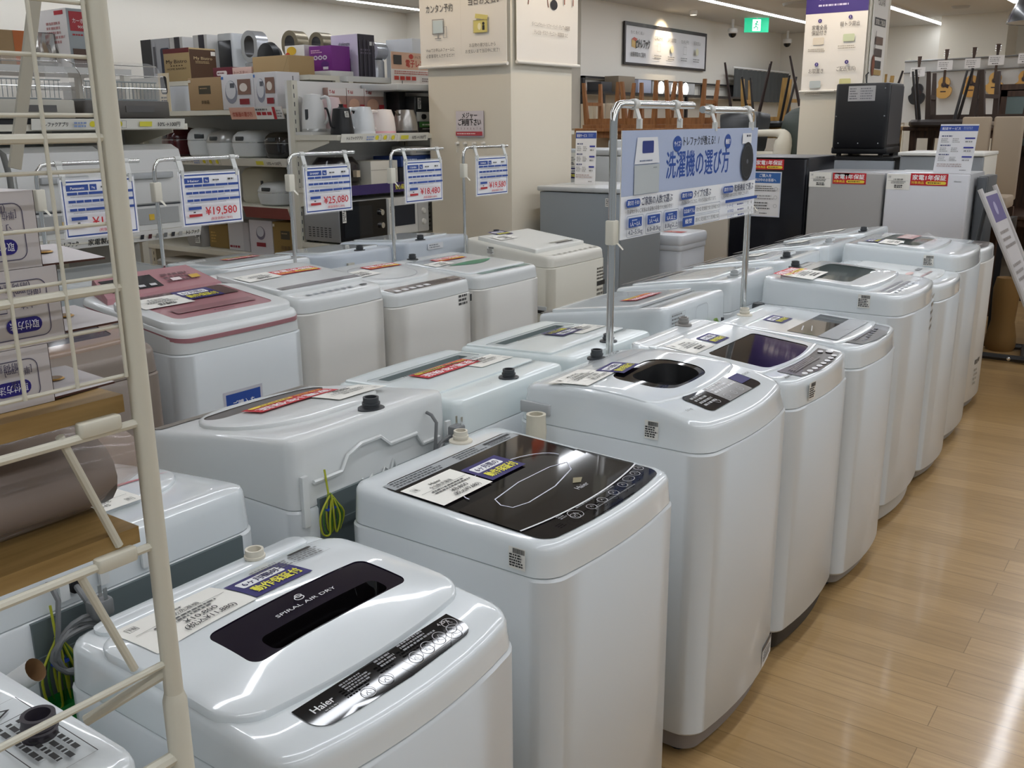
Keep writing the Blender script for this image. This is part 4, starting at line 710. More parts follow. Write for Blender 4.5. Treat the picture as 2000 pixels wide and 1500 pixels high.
t = thing('pot_dispenser', 'tall cream hot water pot behind the low white rice cooker', 'water pot', (-5.23, 4.423, 1.038)); b = MB(mat('#cfcbbb', .4)); b.loft([[(x, y, z) for x, y in rr(-.15+i, .15-i, -.12+i, .12-i, .07)] for i, z in ((.01, 0), (0, .02), (0, .19), (.02, .225), (.05, .235))]); b.build('body', t); MB(DGREY).box(.09, .11, -.125, -.12, .06, .15).build('level_window', t)
def p_pic(c, w, h): c.circ(w*.5, h*.62, w*.2, '#7b7486', h*.2); c.circ(w*.49, h*.66, w*.16, '#cfcfd6', h*.15); c.rect(w*.3, h*.22, w*.7, h*.34, '#8c2432')
carton('white box with an oval cooker picture and red block on the lowest shelf', -5.188, -4.962, 4.213, 4.454, 0.718, 0.939, '#d2cdd2', p_pic); carton('brown box with a black corner mark at the end of the lowest shelf', -4.955, -4.716, 4.213, 4.506, 0.718, 0.937, mat('#8f7440', .7), p_sharp)
carton('white box with red letters along its foot on the lowest shelf', -5.45, -5.23, 4.244, 4.485, 0.718, 0.911, '#cac7c9', lambda c, w, h: (c.dash(w*.05, h*.08, w*.65, h*.17, 1, '#8c2432', .8), c.rect(w*.72, 0, w, h, '#b9b6ba'))); carton('small brown box at the left of the lowest shelf', -5.701, -5.492, 4.276, 4.506, 0.718, 0.88, mat('#8f7440', .7), lambda c, w, h: c.dash(w*.1, h*.2, w*.4, h*.7, 4, '#c09a50'))
t = thing('plastic_bag', 'crumpled clear bag with a tag at the left end of the lowest shelf', 'bag', (-5.816, 4.318, 0.718)); b = MB(mat('#9c9894', .3, alpha=.7)); b.loft([[(x*q, y*q, z) for x, y in rr(-.11, .11, -.09, .09, .05, 4, 3)] for q, z in ((.9, 0), (1, .05), (.85, .11), (.45, .16))]); b.build('bag', t); sheet(st_bar(.05, .06), (.03, -.1, .03), XP, ZP, 'tag', t)
t = thing('plastic_stool', 'off white plastic stool with square cut outs on the floor under the shelf', 'stool', (-5.93, 4.2, 0)); b = MB(mat('#a39f96', .5)); b.loft([[(x*q, y*q, z) for x, y in rr(-.15, .15, -.13, .13, .05, 4, 3)] for q, z in ((1, .5), (1, .62), (.9, .63))]); b.build('seat', t)
for sx in (-1, 1):
    for sy in (-1, 1): MB(mat('#a39f96', .5)).box(sx*.13-.025, sx*.13+.025, sy*.11-.02, sy*.11+.02, 0, .5).build('leg', t)
# kettles
def kettle(label, y, x, z, r, h, m_, basem, spout=True, hand=True, rz=0):
    t = thing('electric_kettle', label, 'kettle', (x, y, z), rz, 'kettles on the shelf')
    MB(m_).lathe([(r, .012), (r*1.0, h*.25), (r*.9, h*.7), (r*.75, h*.92), (r*.7, h), (.0001, h*1.03)], 0, 0, 24, None, True).build('body', t)
    MB(basem).lathe([(r*1.02, 0), (r*1.03, .014), (r*.98, .02)], 0, 0, 24, None, True, True).build('power_base', t)
    if hand: MB(m_).tube([(0, r*.7, h*.9), (0, r*1.35, h*.92), (0, r*1.5, h*.6), (0, r*1.25, h*.3), (0, r*.9, h*.2)], [.009, .011, .012, .01, .008], 8, None, 3).build('handle', t)
    if spout: MB(m_).loft([[(.012*s_, -r*.8-q, h*zz) for s_, q, zz in ((-1, 0, .7), (1, 0, .7), (1.2, .02, .95), (-1.2, .02, .95))], [(.004*s_, -r*.95-q, h*zz) for s_, q, zz in ((-1, .0, .85), (1, .0, .85), (1, .02, .96), (-1, .02, .96))]]).build('spout', t)
    return t
t = kettle('white electric kettle with a grey level window, back left of the kettles', 4.195, -4.489, 1.502, .072, .215, mat('#dcdcda', .3), SI, True, True, -1.2); MB(DGREY).box(.068, .07, -.02, .0, .07, .13).build('level_window', t)
kettle('pale pink kettle half hidden behind the black gooseneck kettle', 4.328, -4.47, 1.502, .07, .2, mat('#dcc4c4', .35), mat('#d8d6d4', .4), False, False)
def p_tf(c, w, h): c.rect(0, h*.82, w, h, '#e3dfdc'); c.text('T-fal', w*.2, h*.87, h*.08, '#a8262e', w*.3, bold=.03); c.circ(w*.4, h*.62, w*.3, '#c9a08a', h*.14); c.rrect(w*.4, h*.0, w*.75, h*.4, .02, '#c9c5c2'); c.rect(w*.72, h*.35, w*.98, h*.62, '#a83038'); c.rect(w*.0, h*.1, w*.3, h*.3, '#a83038')
for y0, y1, lb in ((4.385, 4.54, 'pinkish boxed kettle left of three'), (4.545, 4.7, 'pinkish boxed kettle in the middle of three'), (4.705, 4.885, 'pinkish boxed kettle at the right of three')): carton(lb+' behind the kettles', -4.595, -4.55, y0, y1, 1.503, 1.765, '#a98a80', p_tf, 'x', group='boxed kettles')
for y, x in ((4.5, -4.72), (4.9, -4.8)): pass
t = thing('riser_shelf', 'low white riser under the back kettles', 'riser', (-4.508, 4.47, 1.484)); MB(mat('#d8d7d2', .5)).box(-.085, .09, -.36, .42, 0, .0175).build('board', t)
t = thing('gooseneck_kettle', 'matt black gooseneck kettle at the front left of the kettles', 'kettle', (-4.28, 4.224, 1.484)); MB(BLACK).lathe([(.07, 0), (.07, .015), (.068, .03), (.052, .14), (.05, .15), (.02, .155), (.012, .165), (.014, .175), (.0001, .176)], 0, 0, 24, None, True).build('body', t)
MB(BLACK).tube([(0, -.062, .04), (0, -.09, .05), (0, -.1, .1), (0, -.115, .145), (0, -.13, .15)], .006, 8, None, 4).build('spout', t); MB(BLACK).tube([(0, .05, .14), (0, .09, .142), (0, .11, .12), (0, .115, .06)], .009, 8, None, 4).build('handle', t); sheet(st_bar(.03, .035), (.062, -.03, .1), YP, (-.15, 0, .98), 'price_tag', t)
kettle('glossy white kettle beside the black gooseneck kettle', 4.389, -4.271, 1.484, .075, .16, mat('#dfe2e4', .2, coat=.3), mat('#dfe2e4', .3), False, True, PI); kettle('white kettle with a pink base', 4.574, -4.271, 1.484, .075, .145, mat('#e3dbd8', .3), mat('#dcaab2', .4), False, True, PI)
kettle('steel kettle with a black handle, right end of the kettles', 4.811, -4.299, 1.484, .08, .145, mat('#a3a09c', .25, metal=.8), BLACK, True, False)
t = thing('toaster_oven', 'black and white toaster oven on green box beside the pillar', 'toaster oven', (-4.47, 5.152, 1.559)); MB(mat('#2a2c2c', .3)).rbox(-.12, .1, -.16, .16, 0, .16, .01, .006).build('body', t); MB(mat('#cfcfca', .4)).box(.1, .106, -.15, .15, .0, .06).build('control_strip', t); [MB(BLACK).lathe([(.018, .106), (.016, .122), (.0001, .123)], y, .03, 14, None, axis='x').build('knob', t) for y in (-.09, .06)]; sheet(st_bar(.03, .07), (.107, -.14, .08), YP, ZP, 'price_tag', t)
carton('green and black box under the toaster oven', -4.583, -4.356, 5.01, 5.303, 1.484, 1.557, '#1f1f1e', lambda c, w, h: (c.rect(0, h*.5, w, h, '#3f7a3a'), c.dash(w*.1, h*.6, w*.9, h*.85, 1, '#dfe8d8'), c.dash(w*.1, h*.3, w*.9, h*.42, 1, '#cccccc')), 'x')
carton('tall black slim box left of the toaster oven', -4.565, -4.451, 4.924, 4.991, 1.484, 1.748, '#141416')
# lower shelves
t = thing('air_fryer', 'glossy black air fryer on the purple railed shelf', 'air fryer', (-4.413, 4.28, 1.172)); MB(mat('#17141a', .2, coat=.3)).loft([[(x*q, y*q, z) for x, y in rr(-.13, .13, -.14, .14, .09, 6, 3)] for q, z in ((.88, 0), (1, .04), (.96, .13), (.7, .18))]).build('body', t); MB(mat('#b7a890', .4)).box(.12, .16, .02, .05, .06, .1).build('handle', t)
carton('white square cooker box on the purple railed shelf', -4.47, -4.261, 4.432, 4.678, 1.172, 1.322, mat('#cfccc2', .45), lambda c, w, h: (c.rect(0, h*.62, w, h*.64, '#8a877e'), c.rect(w*.72, h*.3, w*.8, h*.42, '#33302c'), c.circ(w*.75, h*.8, .006, '#555555')), 'x')
carton('blue printed box lying on the purple railed shelf', -4.527, -4.28, 4.735, 5.133, 1.275, 1.341, '#27407e', lambda c, w, h: (c.dash(w*.1, h*.2, w*.45, h*.8, 2, '#a9b9dc'), c.dash(w*.6, h*.2, w*.95, h*.8, 2, '#a9b9dc')), 'x'); carton('dark box under the blue printed box', -4.527, -4.299, 4.735, 5.133, 1.172, 1.273, '#26262c')
t = thing('sandwich_maker', 'white flat appliance lying on the blue printed box', 'appliance', (-4.394, 5, 1.342)); MB(mat('#cfccc4', .4)).rbox(-.1, .1, -.14, .12, .0, .06, .03, .012).build('body', t); MB(LGREY).rbox(.1, .106, -.1, .06, .018, .04, .008, .002).build('button_strip', t)
t = thing('microwave_oven', 'silver microwave with a black glass front under the 25,080 price card', 'microwave', (-4.385, 4.32, .84)); t.scale = (1, .87, 1); MB(mat('#9ea0a2', .35, metal=.4)).rbox(-.16, .15, -.235, .235, .012, .255, .006, .005).build('body', t); b = MB(BLACKG); b.box(.15, .158, -.23, .23, .018, .25); b.build('door', t); b = MB(mat('#16181c', .05)); b.box(.158, .16, -.2, .08, .04, .22); b.build('door_window', t)
b = MB(DGREY); [b.box(-.12+i*.035, -.1+i*.035, -.2365, -.2345, .04+j*.013, .046+j*.013) for i in range(6) for j in range(5)]; b.build('vent', t); [MB(CHROME).lathe([(.02, .158), (.018, .176), (.0001, .177)], .17, z, 16, None, axis='x').build('knob', t) for z in (.09, .17)]; sheet(st_bar(.035, .09), (.161, -.215, .13), YP, ZP, 'price_tag', t); [MB(BLACK).box(x-.02, x+.02, y-.02, y+.02, 0, .013).build('foot', t) for x in (-.12, .12) for y in (-.19, .19)]
t = thing('microwave_oven', 'white microwave with a dark blue window left of the pillar', 'microwave', (-4.385, 4.73, .84)); t.scale = (1, .88, 1); MB(mat('#c3c3c0', .4)).rbox(-.16, .15, -.215, .23, .012, .25, .006, .005).build('body', t); MB(mat('#c9c9c6', .35)).box(.15, .156, -.21, .1, .02, .245).build('door', t); MB(mat('#1d2430', .08)).box(.156, .158, -.15, .07, .07, .2).build('door_window', t); b = MB(mat('#b4b4b2', .4)); b.box(.15, .156, .105, .225, .02, .245); b.build('control_panel', t); [MB(mat('#d4d4d0', .4)).lathe([(.02, .156), (.016, .17), (.0001, .171)], .165, z, 14, None, axis='x').build('knob', t) for z in (.08, .15)]; sheet(st_bar(.03, .07), (.157, -.2, .15), YP, ZP, 'price_tag', t)
carton('slim white carton stack beside the white microwave', -4.498, -4.318, 4.962, 5.076, 0.84, 1.048, '#a9a6a0', lambda c, w, h: c.dash(w*.1, h*.1, w*.9, h*.9, 6, '#55524c', .4), 'x')
# dish dryers and dishwashers on the left run
def dryer(label, y, w_, basem, h=.3, rackm=STEEL):
    t = thing('dish_dryer', label, 'dish dryer', (-4.62, y, 1.556)); a = w_/2
    MB(basem).rbox(-.17, .17, -a, a, .025, .11, .02, .008).build('base', t); MB(BLACK).box(-.14, .15, -a+.03, a-.03, 0, .026).build('foot_bar', t); MB(mat('#5c5a58', .4)).box(.17, .174, -.02, a-.1, .055, .085).build('control_panel', t)
    d = MB(CLEAR); P = [(.165, .11), (.165, .17), (.15, .23), (.1, .28), (.03, h-.0), (-.1, h), (-.16, h-.03), (-.165, .11)]
    d.loft([[(x, y_, z) for x, z in P] for y_ in (-a+.012, a-.012)], None, True, True, False); d.build('clear_dome', t)
    r_ = MB(CHROME); r_.tube([(.158, -a+.012, .12), (.16, -a+.012, .17), (.145, -a+.012, .23), (.095, -a+.012, .28), (.03, -a+.012, h)], .0025, 6); [r_.tube([(x, -a+.012, z), (x, a-.012, z)], .0022, 6) for x, z in ((.163, .17), (.148, .23), (.098, .28))]; r_.build('dome_trim', t)
    g = MB(rackm); [g.tube([(.12, -a+.05+i*(w_-.1)/18, .12), (.125, -a+.05+i*(w_-.1)/18, .2)], .0018, 5) for i in range(19)]; g.tube([(.125, -a+.04, .2), (.125, a-.04, .2)], .003, 6); g.box(-.12, .12, -a+.04, a-.04, .112, .118); g.build('dish_rack', t); return t
dryer('clear domed dish dryer with a dark grey base right of the rack post', 2.93, .48, mat('#58544f', .4)); dryer('clear domed dish dryer with a pale base behind the rack grid', 2.4, .5, mat('#bdb9ac', .4), .31)
def dishw(label, y, w_):
    t = thing('dishwasher', label, 'dishwasher', (-4.62, y, 1.026)); a = w_/2; b = MB(mat('#d5d5d2', .35))
    b.loft([[(-.2, q, .0), (.19, q, .0), (.19, q, .3), (.16, q, .4), (.1, q, .425), (-.2, q, .425)] for q in (-a, a)]); b.build('body', t); d = MB(mat('#dadad7', .3)); d.rbox(.19, .2, -a+.01, a-.01, .135, .3, .004, .003); d.build('door', t)
    MB(LGREY).rbox(.2, .225, -.12, .12, .26, .29, .006, .004).build('handle', t); p_ = MB(mat('#a9aaa8', .35)); p_.box(.19, .196, -a+.08, a-.06, .03, .11); p_.build('control_panel', t); MB(mat('#d9b43a', .5)).box(.196, .198, -.03, .0, .05, .08).build('sticker', t); MB(DGREY).box(.188, .192, -a, a, .122, .13).build('door_seam', t); return t
dishw('white countertop dishwasher under the dark based dish dryer', 2.99, .42); dishw('white countertop dishwasher behind the leftmost price card', 2.52, .46); dishw('white countertop dishwasher at the left edge behind the rack', 2.03, .46)
# ---------------------------------------------------------------- price cards on chrome stands
def price_card(maker, price, base):
    c = Cv(.275, .194, '#ececee'); B = '#2b4a96'; c.frame(.008, .008, .267, .186, .006, B); c.rect(.02, .156, .1, .176, B); c.text(maker, .06, .161, .009, '#ffffff', .05); c.rect(.105, .156, .13, .176, B); c.text('7kg', .117, .162, .007, '#ffffff')
    c.dash(.145, .16, .185, .17, 1, '#555555'); c.dash(.215, .16, .25, .172, 1, '#444444')
    for y, ws in ((.143, (.036, .036, .056, .056, .05)), (.117, (.026, .026, .026, .026, .026, .026, .026, .042)), (.09, (.026, .026, .076, .054, .05))):
        x = .02
        for w_ in ws: c.rect(x, y, x+w_, y+.0085, B); x += w_+.0025
        c.dash(.03, y-.009, .24, y-.004, 1, '#9a9aa2', .4)
    c.rect(.02, .06, .078, .071, B); c.dash(.04, .046, .055, .055, 1, '#555555'); c.rect(.02, .034, .078, .044, '#b02a30')
    c.text(price, .167, .037, .031, '#c22a32', .145, bold=.02); c.text(base, .165, .018, .009, '#c22a32', .1); return c
POLE = CHROME; CLIPM = mat('#cfd0cc', .35); ACR = mat('#f4f6f8', .1, alpha=.25)
def stand(name, label, x, y, z0, z1, arm, dr, cls, zc, r=.0075, group=None):
    """an upright that bends into a horizontal arm; dr=+1/-1 along the row"""
    t = thing(name, label, 'sign stand', (x, y, 0), 0, group)
    MB(POLE).tube([(0, 0, z0), (0, 0, z1-.05), (0, dr*.004, z1-.022), (0, dr*.02, z1-.004), (0, dr*.045, z1), (0, dr*arm, z1)], r, 12).build('pole', t)
    MB(IVORY).rbox(-.014, .016, -.016, .016, zc-.035, zc+.035, .005, .004).add([(.016, .0, zc-.03), (.03, .012, zc-.05), (.03, .018, zc-.048), (.016, .012, zc-.03)], [(0, 1, 2, 3)]).build('height_clamp', t)
    bs = .05 if r < .01 else .014; MB(STEEL).lathe([(bs, 0), (bs, .008), (.012, .012), (.012, .03)], 0, 0, 20, None, True).build('base', t)
    for q in cls:
        b = MB(CLIPM); b.lathe([(r*1.35, q-.012), (r*1.35, q+.012)], 0, z1, 12, None, True, True, 'y')
        b.loft([[(.002, q-.010, z1), (.002, q+.010, z1), (.006, q+.010, z1), (.006, q-.010, z1)], [(.018, q-.01, z1-.045), (.018, q+.01, z1-.045), (.022, q+.01, z1-.045), (.022, q-.01, z1-.045)]])
        b.box(.012, .026, q-.006, q+.006, z1-.068, z1-.04); b.build('hanger_clip', t)
    return t
TAGS = [(1.69, 1.752, 'Panasonic', '¥19,880', 'price card mostly hidden behind the cream rack post, leftmost of the five', 'leftmost price card stand, behind the cream rack'),
        (2.128, 2.214, 'Haier', '¥19,580', 'price card reading 19,580 yen above the pink topped machine', 'price card stand above the pink topped washer'),
        (2.763, 2.82, 'SHARP', '¥25,080', 'price card reading 25,080 yen in front of the perforated shelf upright', 'price card stand before the perforated shelf upright'),
        (3.381, 3.448, 'TOSHIBA', '¥18,480', 'price card reading 18,480 yen left of the pillar', 'price card stand just left of the pillar'),
        (3.922, 3.996, 'YAMADA', '¥19,580', 'price card reading 19,580 yen in front of the pillar', 'price card stand in front of the pillar')]
for y, cy, mk, pr, lb, ls in TAGS:
    stand('sign_stand', ls, -3.122, y, 0, 1.424, .38, 1, (cy-y+.015, cy-y+.262), 1.31, group='chrome price card stands')
    t = thing('price_card', lb, 'price card', (-3.1, cy, 1.178), 0, 'blue bordered price cards')
    sheet(price_card(mk, pr, '(税抜価格¥'+{'¥19,880': '18073', '¥19,580': '17800', '¥25,080': '22800', '¥18,480': '16800'}[pr]+')'), (.001, 0, 0), YP, ZP, 'printed_card', t, None, .001)
    f = MB(ACR); f.box(-.002, -.0012, -.004, .279, -.004, .2); f.build('clear_sleeve', t)

# ---------------------------------------------------------------- big blue guide board
x0 = -1.388
stand('sign_stand', 'tall left chrome pole holding the blue guide board', x0, 2.42, 0, 1.59, .5, 1, (.115, .375), 1.235, .0115)
stand('sign_stand', 'tall right chrome pole holding the blue guide board', x0, 3.425, 0, 1.578, .43, -1, (-.06, -.37), 1.27, .0115)
W_, H_ = .99, .305
c = Cv(W_, H_, '#f0f2f4'); SK = '#aebbd6'; DB = '#15479b'
c.rect(0, .122, W_, H_, SK); c.text('洗濯機の選び方', .51, .166, .066, DB, .47, bold=.02); c.text('\\ トレファクが教える！ /', .51, .257, .024, '#23262e', .29, bold=.01)
c.circ(.345, .262, .03, DB, .024); c.text('サイズ？', .345, .255, .014, '#ffffff', .046); c.circ(.725, .262, .026, DB, .024); c.text('機能？', .725, .255, .014, '#ffffff', .038)
c.poly([(.07, .21), (.225, .21), (.21, .285), (.085, .285)], '#e2e5ea'); c.rect(.07, .124, .225, .207, '#b9c0c2'); c.rrect(.115, .24, .185, .275, .004, '#22357e'); c.dash(.1, .215, .2, .222, 1, '#6d7a96'); c.dash(.185, .195, .215, .2, 1, '#8a9296')
c.rect(.845, .252, .925, .287, '#e6e8ea'); c.dash(.88, .272, .925, .282, 1, '#333344', .7); c.circ(.895, .19, .055, '#0f1216', .067); c.ring(.895, .19, .046, .004, '#30343a', .056); c.circ(.895, .19, .008, '#5b5f66')
for q in (.355, .665): c.rect(q, .01, q+.001, .11, '#b9bec6')
for q, tx, w_ in ((.02, 'ご家族の人数で選ぶ', .2), (.37, 'タイプで選ぶ', .13), (.69, '乾燥機能で選ぶ', .17)):
    c.rrect(q, .09, q+.085, .113, .01, DB); c.text('選び方 その'+{.02: '1', .37: '2', .69: '3'}[q], q+.043, .097, .011, '#ffffff', .07); c.text(tx, q+.092, .093, .02, '#1d2a4c', w_, 'l', .02)
c.text('洗濯物が多いご家族は洗濯機の容量が大きめの物を！', .02, .073, .011, '#333333', .29, 'l', 0); c.text('洗濯機のタイプごとに、それぞれ性能が異なります。', .37, .075, .011, '#333333', .26, 'l', 0); c.text('乾燥機能も様々な方式と特徴がございます。', .69, .077, .01, '#333333', .22, 'l', 0)
for i, (a, b_) in enumerate((('1人～2人', '4.2~5.5kg'), ('3人～4人', '6.0~8.0kg'), ('5人以上', '8.0kg以上'))):
    q = .018+i*.112; c.line([(x, y) for x, y in rr(q, q+.1, .006, .066, .006)], .0015, '#8f98a8', True); c.rrect(q+.01, .033, q+.09, .06, .003, DB); c.dash(q+.03, .05, q+.07, .056, 1, '#c9d4ea'); c.text(a, q+.05, .037, .011, '#ffffff', .06); c.text(b_, q+.05, .013, .014, '#1d2a4c', .085, bold=.01)
for i, (a, b_) in enumerate((('縦型', '節水○ 乾燥能力○ 洗浄能力◎'), ('ななめドラム', '節水◎ 乾燥能力◎ 洗浄能力○'))):
    y = .006+i*.033; c.line([(x, q) for x, q in rr(.37, .65, y, y+.028, .005)], .0015, '#8f98a8', True); c.rrect(.37, y, .455, y+.028, .004, DB); c.text(a, .412, y+.009, .012, '#ffffff', .05 if i == 0 else .075); c.text(b_, .552, y+.009, .011, '#222222', .18, bold=0)
c.rect(.69, .058, .97, .068, DB)
for i, nm in enumerate(('ヒーター式', '水冷除湿', 'ヒートポンプ')):
    y = .043-i*.018; c.text(nm, .73, y, .009, DB, .05, bold=.01); c.dash(.79, y, .86, y+.009, 1, '#22357e'); c.rect(.69, y-.004, .97, y-.0034, '#b9bec6')
    for j in range(3): c.text('○◎△'[(i+j) % 3], .885+j*.03, y, .009, '#333333')
t = thing('guide_board', 'wide blue and white washing machine guide board hung between two chrome poles', 'sign board', (x0+.022, 2.43, 1.213))
sheet(c, (0, 0, 0), YP, ZP, 'printed_board', t, None, .003, None, .0003)

# ---------------------------------------------------------------- cream rack at the left edge
K = .80/.72
def rk(y, z): return (y*K, 1.54+(z-1.54)*K)
t = thing('display_rack', 'cream tube rack with wire grid and oak shelves at the left edge', 'display rack', (-.8, 0, 0))
py = .4545*K
MB(RACKM).tube([(0, py, 0), (0, py, 2.15)], .0098, 16).lathe([(.0125, .0), (.0125, .965), (.0098, .975)], 0, py, 16).build('post', t)
MB(RACKM).tube([(0, -.5, 0), (0, -.5, 2.15)], .0098, 16).build('post', t)
for yy, z, r_, nm in ((.45, 1.631, .0018, 'wire'), (.444, 1.592, .0018, 'wire'), (.444, 1.549, .0018, 'wire'), (.45, 1.532, .0042, 'rail'), (.444, 1.507, .0018, 'wire'), (.443, 1.465, .0018, 'wire'), (.443, 1.423, .0018, 'wire'), (.45, 1.413, .0045, 'rail'), (.444, 1.381, .0018, 'wire'), (.444, 1.339, .002, 'wire'), (.45, 1.2955, .0045, 'shelf_rail'), (.45, 1.181, .0045, 'shelf_rail'), (.45, 1.064, .0038, 'rail'), (.45, .965, .0075, 'bottom_tube')):
    y, z = rk(yy, z); MB(RACKM).tube([(0, -.5, z), (0, y, z)], r_, 8).build('grid_wire' if nm == 'wire' else nm, t)
for q in (.4425, .399, .356, .313, .27, .227):
    y, _ = rk(q, 0); MB(RACKM).tube([(.003, y, 1.54+(1.338-1.54)*K), (.003, y, 2.1)], .0018, 8).build('grid_wire', t)
for zz in (1.179+.0075, 1.299+.0075):
    y, z = rk(.441, zz+.008); MB(OAK).box(-.125, -.004, -.48, y, z-.0085, z+.0085).build('shelf_board', t)
    b = MB(RACKM); y, z = rk(.44, zz-.0055); b.rbox(-.006, .0065, y-.05, y-.008, z-.006, z+.008, .004, .002); b.build('shelf_clip', t)
    b = MB(RACKM); b.tube([(-.003, y-.065, z), (-.003, y-.022, z-.135*.9)], .0042, 8); b.build('brace', t)
b = MB(RACKM); b.tube([(-.002, py-.002, 1.0), (-.02, py-.03, .985), (-.05, py-.07, .96)], .006, 8); b.build('brace', t)
for z in (1.08, .95):
    b = MB(CHROME); b.lathe([(.0001, py+.0165), (.006, py+.016), (.006, py+.008)], z, .004, 12, None, True, False, 'y'); b.build('wing_bolt', t)
b = MB(mat('#a9a596', .5)); b.bar((-.2, .655*1.0, 2.0), (-.2, .52*1.0, 1.5), .004, .012); b.build('flat_brace', t)
def bracket_box(label, ytop, z0, z1, flapz):
    y1, za = rk(ytop, z0); _, zb = rk(ytop, z1)
    t = thing('product_box', label, 'cardboard box', (-.835, 0, za), 0, 'white printed boxes on the rack')
    m_ = mat('#c9c4c4', .6); h = zb-za
    b = MB(m_); b.box(-.085, 0, -.1, y1, 0, h); b.add([(-.085, y1+.0005, 0), (.0, y1+.0005, 0), (.0, y1+.0005, h), (-.085, y1+.0005, h)], [(0, 1, 2, 3)], mat('#4a2a20', .8)); b.build('carton', t)
    c = Cv(.2, h, None); L_ = '#4a4660'; c.line([(x, y) for x, y in rr(.012, .25, .01, h-.008, .008)], .0008, L_); c.rrect(.02, h-.026, .052, h-.013, .0063, '#221a7a'); c.text('取付方法', .036, h-.0225, .0062, '#e8e8f2', .026, bold=.01)
    c.text('寸法', .03, .028, .006, L_, bold=.01); c.text('[単位:mm]', .03, .037-.02, .006, L_, .024); c.text('(耐荷重4個合計)', .052, .012, .006, L_, .05); c.frame(.05, .026, .085, .036, .001, L_)
    sheet(c, (.0006, y1, h), YN, (0, 0, -1), 'print', t, None, 0, None, .0002)
    f = MB(m_); z = flapz*h; f.add([(-.0, y1+.001, z-.002), (-.012, y1+.068, z-.004), (-.075, y1+.055, z+.006), (-.085, y1+.001, z+.006)], [(0, 1, 2, 3)]); f.add([(-.0, y1+.001, z-.004), (-.012, y1+.068, z-.006), (-.012, y1+.068, z-.004), (-.0, y1+.001, z-.002)], [(0, 1, 2, 3)], mat('#4a2a20', .8))
    f.lathe([(.0095, z+.0032), (.0075, z+.0042)], -.045, y1+.026, 18, mat('#b58a3a', .35, metal=.6)); f.lathe([(.0075, z+.0042), (.0001, z+.0042)], -.045, y1+.026, 18, mat('#7a5a2a', .5)); f.build('flap', t)
ZB = 1.299+.0075+.008+.0085/K
bracket_box('white box with blue pill print at the bottom of the rack stack', .397, ZB+.0005, 1.371, .1)
bracket_box('white box with blue pill print in the middle of the rack stack', .413, 1.3715, 1.433, .14)
bracket_box('white box with blue pill print on top of the rack stack', .402, 1.4335, 1.493, .05)
# parcel in film on the lower shelf
y1, z1 = rk(.44, 1.179+.0155+.0085/K+.001)
t = thing('wrapped_parcel', 'grey pink roll wrapped in clear film on the lower oak shelf', 'parcel', (-.88, 0, z1))
b = MB(mat('#5f5a55', .45)); rg = []
for i in range(9):
    y = -.25+.75*i/8*1.0; s_ = 1-.06*(i % 2); rg.append([(.045*s_*math.cos(a*.393)-.012, y, .038+.037*s_*math.sin(a*.393)) for a in range(16)])
b.loft(rg); b.build('roll', t)
b = MB(mat('#d8c4b8', .15, alpha=.3)); rg = []
R_ = random.Random(4)
for i in range(13):
    y = -.26+.8*i/12; q = 1 if i < 12 else .55; rg.append([((.052+.006*R_.random())*q*math.cos(a*.393)-.012, y, .0435+(.042+.004*R_.random())*q*math.sin(a*.393)) for a in range(16)])
b.loft(rg); b.build('film_wrap', t, 'clear crinkled plastic film')
# things between the machines at the lower left
t = thing('waste_bin', 'green open bin in the gap between the nearest machines', 'bin', (-1.375, .66, 0)); b = MB(mat('#1f8a3a', .4)); b.loft([[(x, y, z) for x, y in rr(-.02-i*.1, .02+i*.1, -.14-i*.3, .03+i*.3, .01)] for i, z in ((0, .3), (.02, .62), (.022, .64))], None, True, False); b.build('body', t); MB(mat('#17702e', .4)).loft([[(x, y, z) for x, y in rr(-.02-i*.1, .02+i*.1, -.14-i*.3, .03+i*.3, .01)] for i, z in ((.022, .636), (.028, .64), (.028, .655), (.022, .66))], None, False, False).build('rim', t)
b = MB(mat('#2a8a48', .4)); b.box(-.018, .018, -.13, .025, 0, .3); b.build('lower_body', t)
HZ = mat('#dcdcdc', .25, alpha=.8)
t = thing('drain_elbow', 'translucent white pipe elbow standing beside the nearest machine', 'pipe', (-1.34, .6, 0)); MB(HZ).tube([(-.05, -.03, 0), (-.05, -.03, .64), (-.045, -.028, .69), (-.03, -.018, .72), (-.01, -.005, .738)], [.013, .013, .014, .015, .0165], 14, None, 3).build('pipe', t)
b = MB(mat('#e2e2e0', .35)); b.tube([(-.014, -.008, .735), (.02, .012, .762)], [.0175, .0185], 18, None, 0, False); b.tube([(.02, .012, .762), (-.01, -.006, .738)], [.0185, .0135], 18, mat('#8a6a48', .6), 0, False); b.build('socket', t)
# ---------------------------------------------------------------- refrigerators and freezers
def fridge(label, x0, x1, y0, y1, h, m_, seam=None, doorm=None, topm=None, handle=None, name='refrigerator', rz=0):
    """front towards -y"""
    t = thing(name, label, name, ((x0+x1)/2, (y0+y1)/2, 0), 0); w, d = (x1-x0)/2, (y1-y0)/2; doorm = doorm or m_; topm = topm or m_
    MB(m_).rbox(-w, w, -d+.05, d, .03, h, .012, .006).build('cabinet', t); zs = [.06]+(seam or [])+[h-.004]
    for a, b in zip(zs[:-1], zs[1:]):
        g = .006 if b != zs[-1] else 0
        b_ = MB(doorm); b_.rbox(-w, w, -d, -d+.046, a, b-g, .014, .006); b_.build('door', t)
    MB(BLACK).box(-w+.02, w-.02, -d+.03, d-.03, 0, .05).build('base_plinth', t); t['half'] = (w, d, h); return t
def on_front(t, cv, name, x, z, d, label=None): return sheet(cv, (x, -d-.0012, z), XP, ZP, name, t, label, 0, None, .0006)
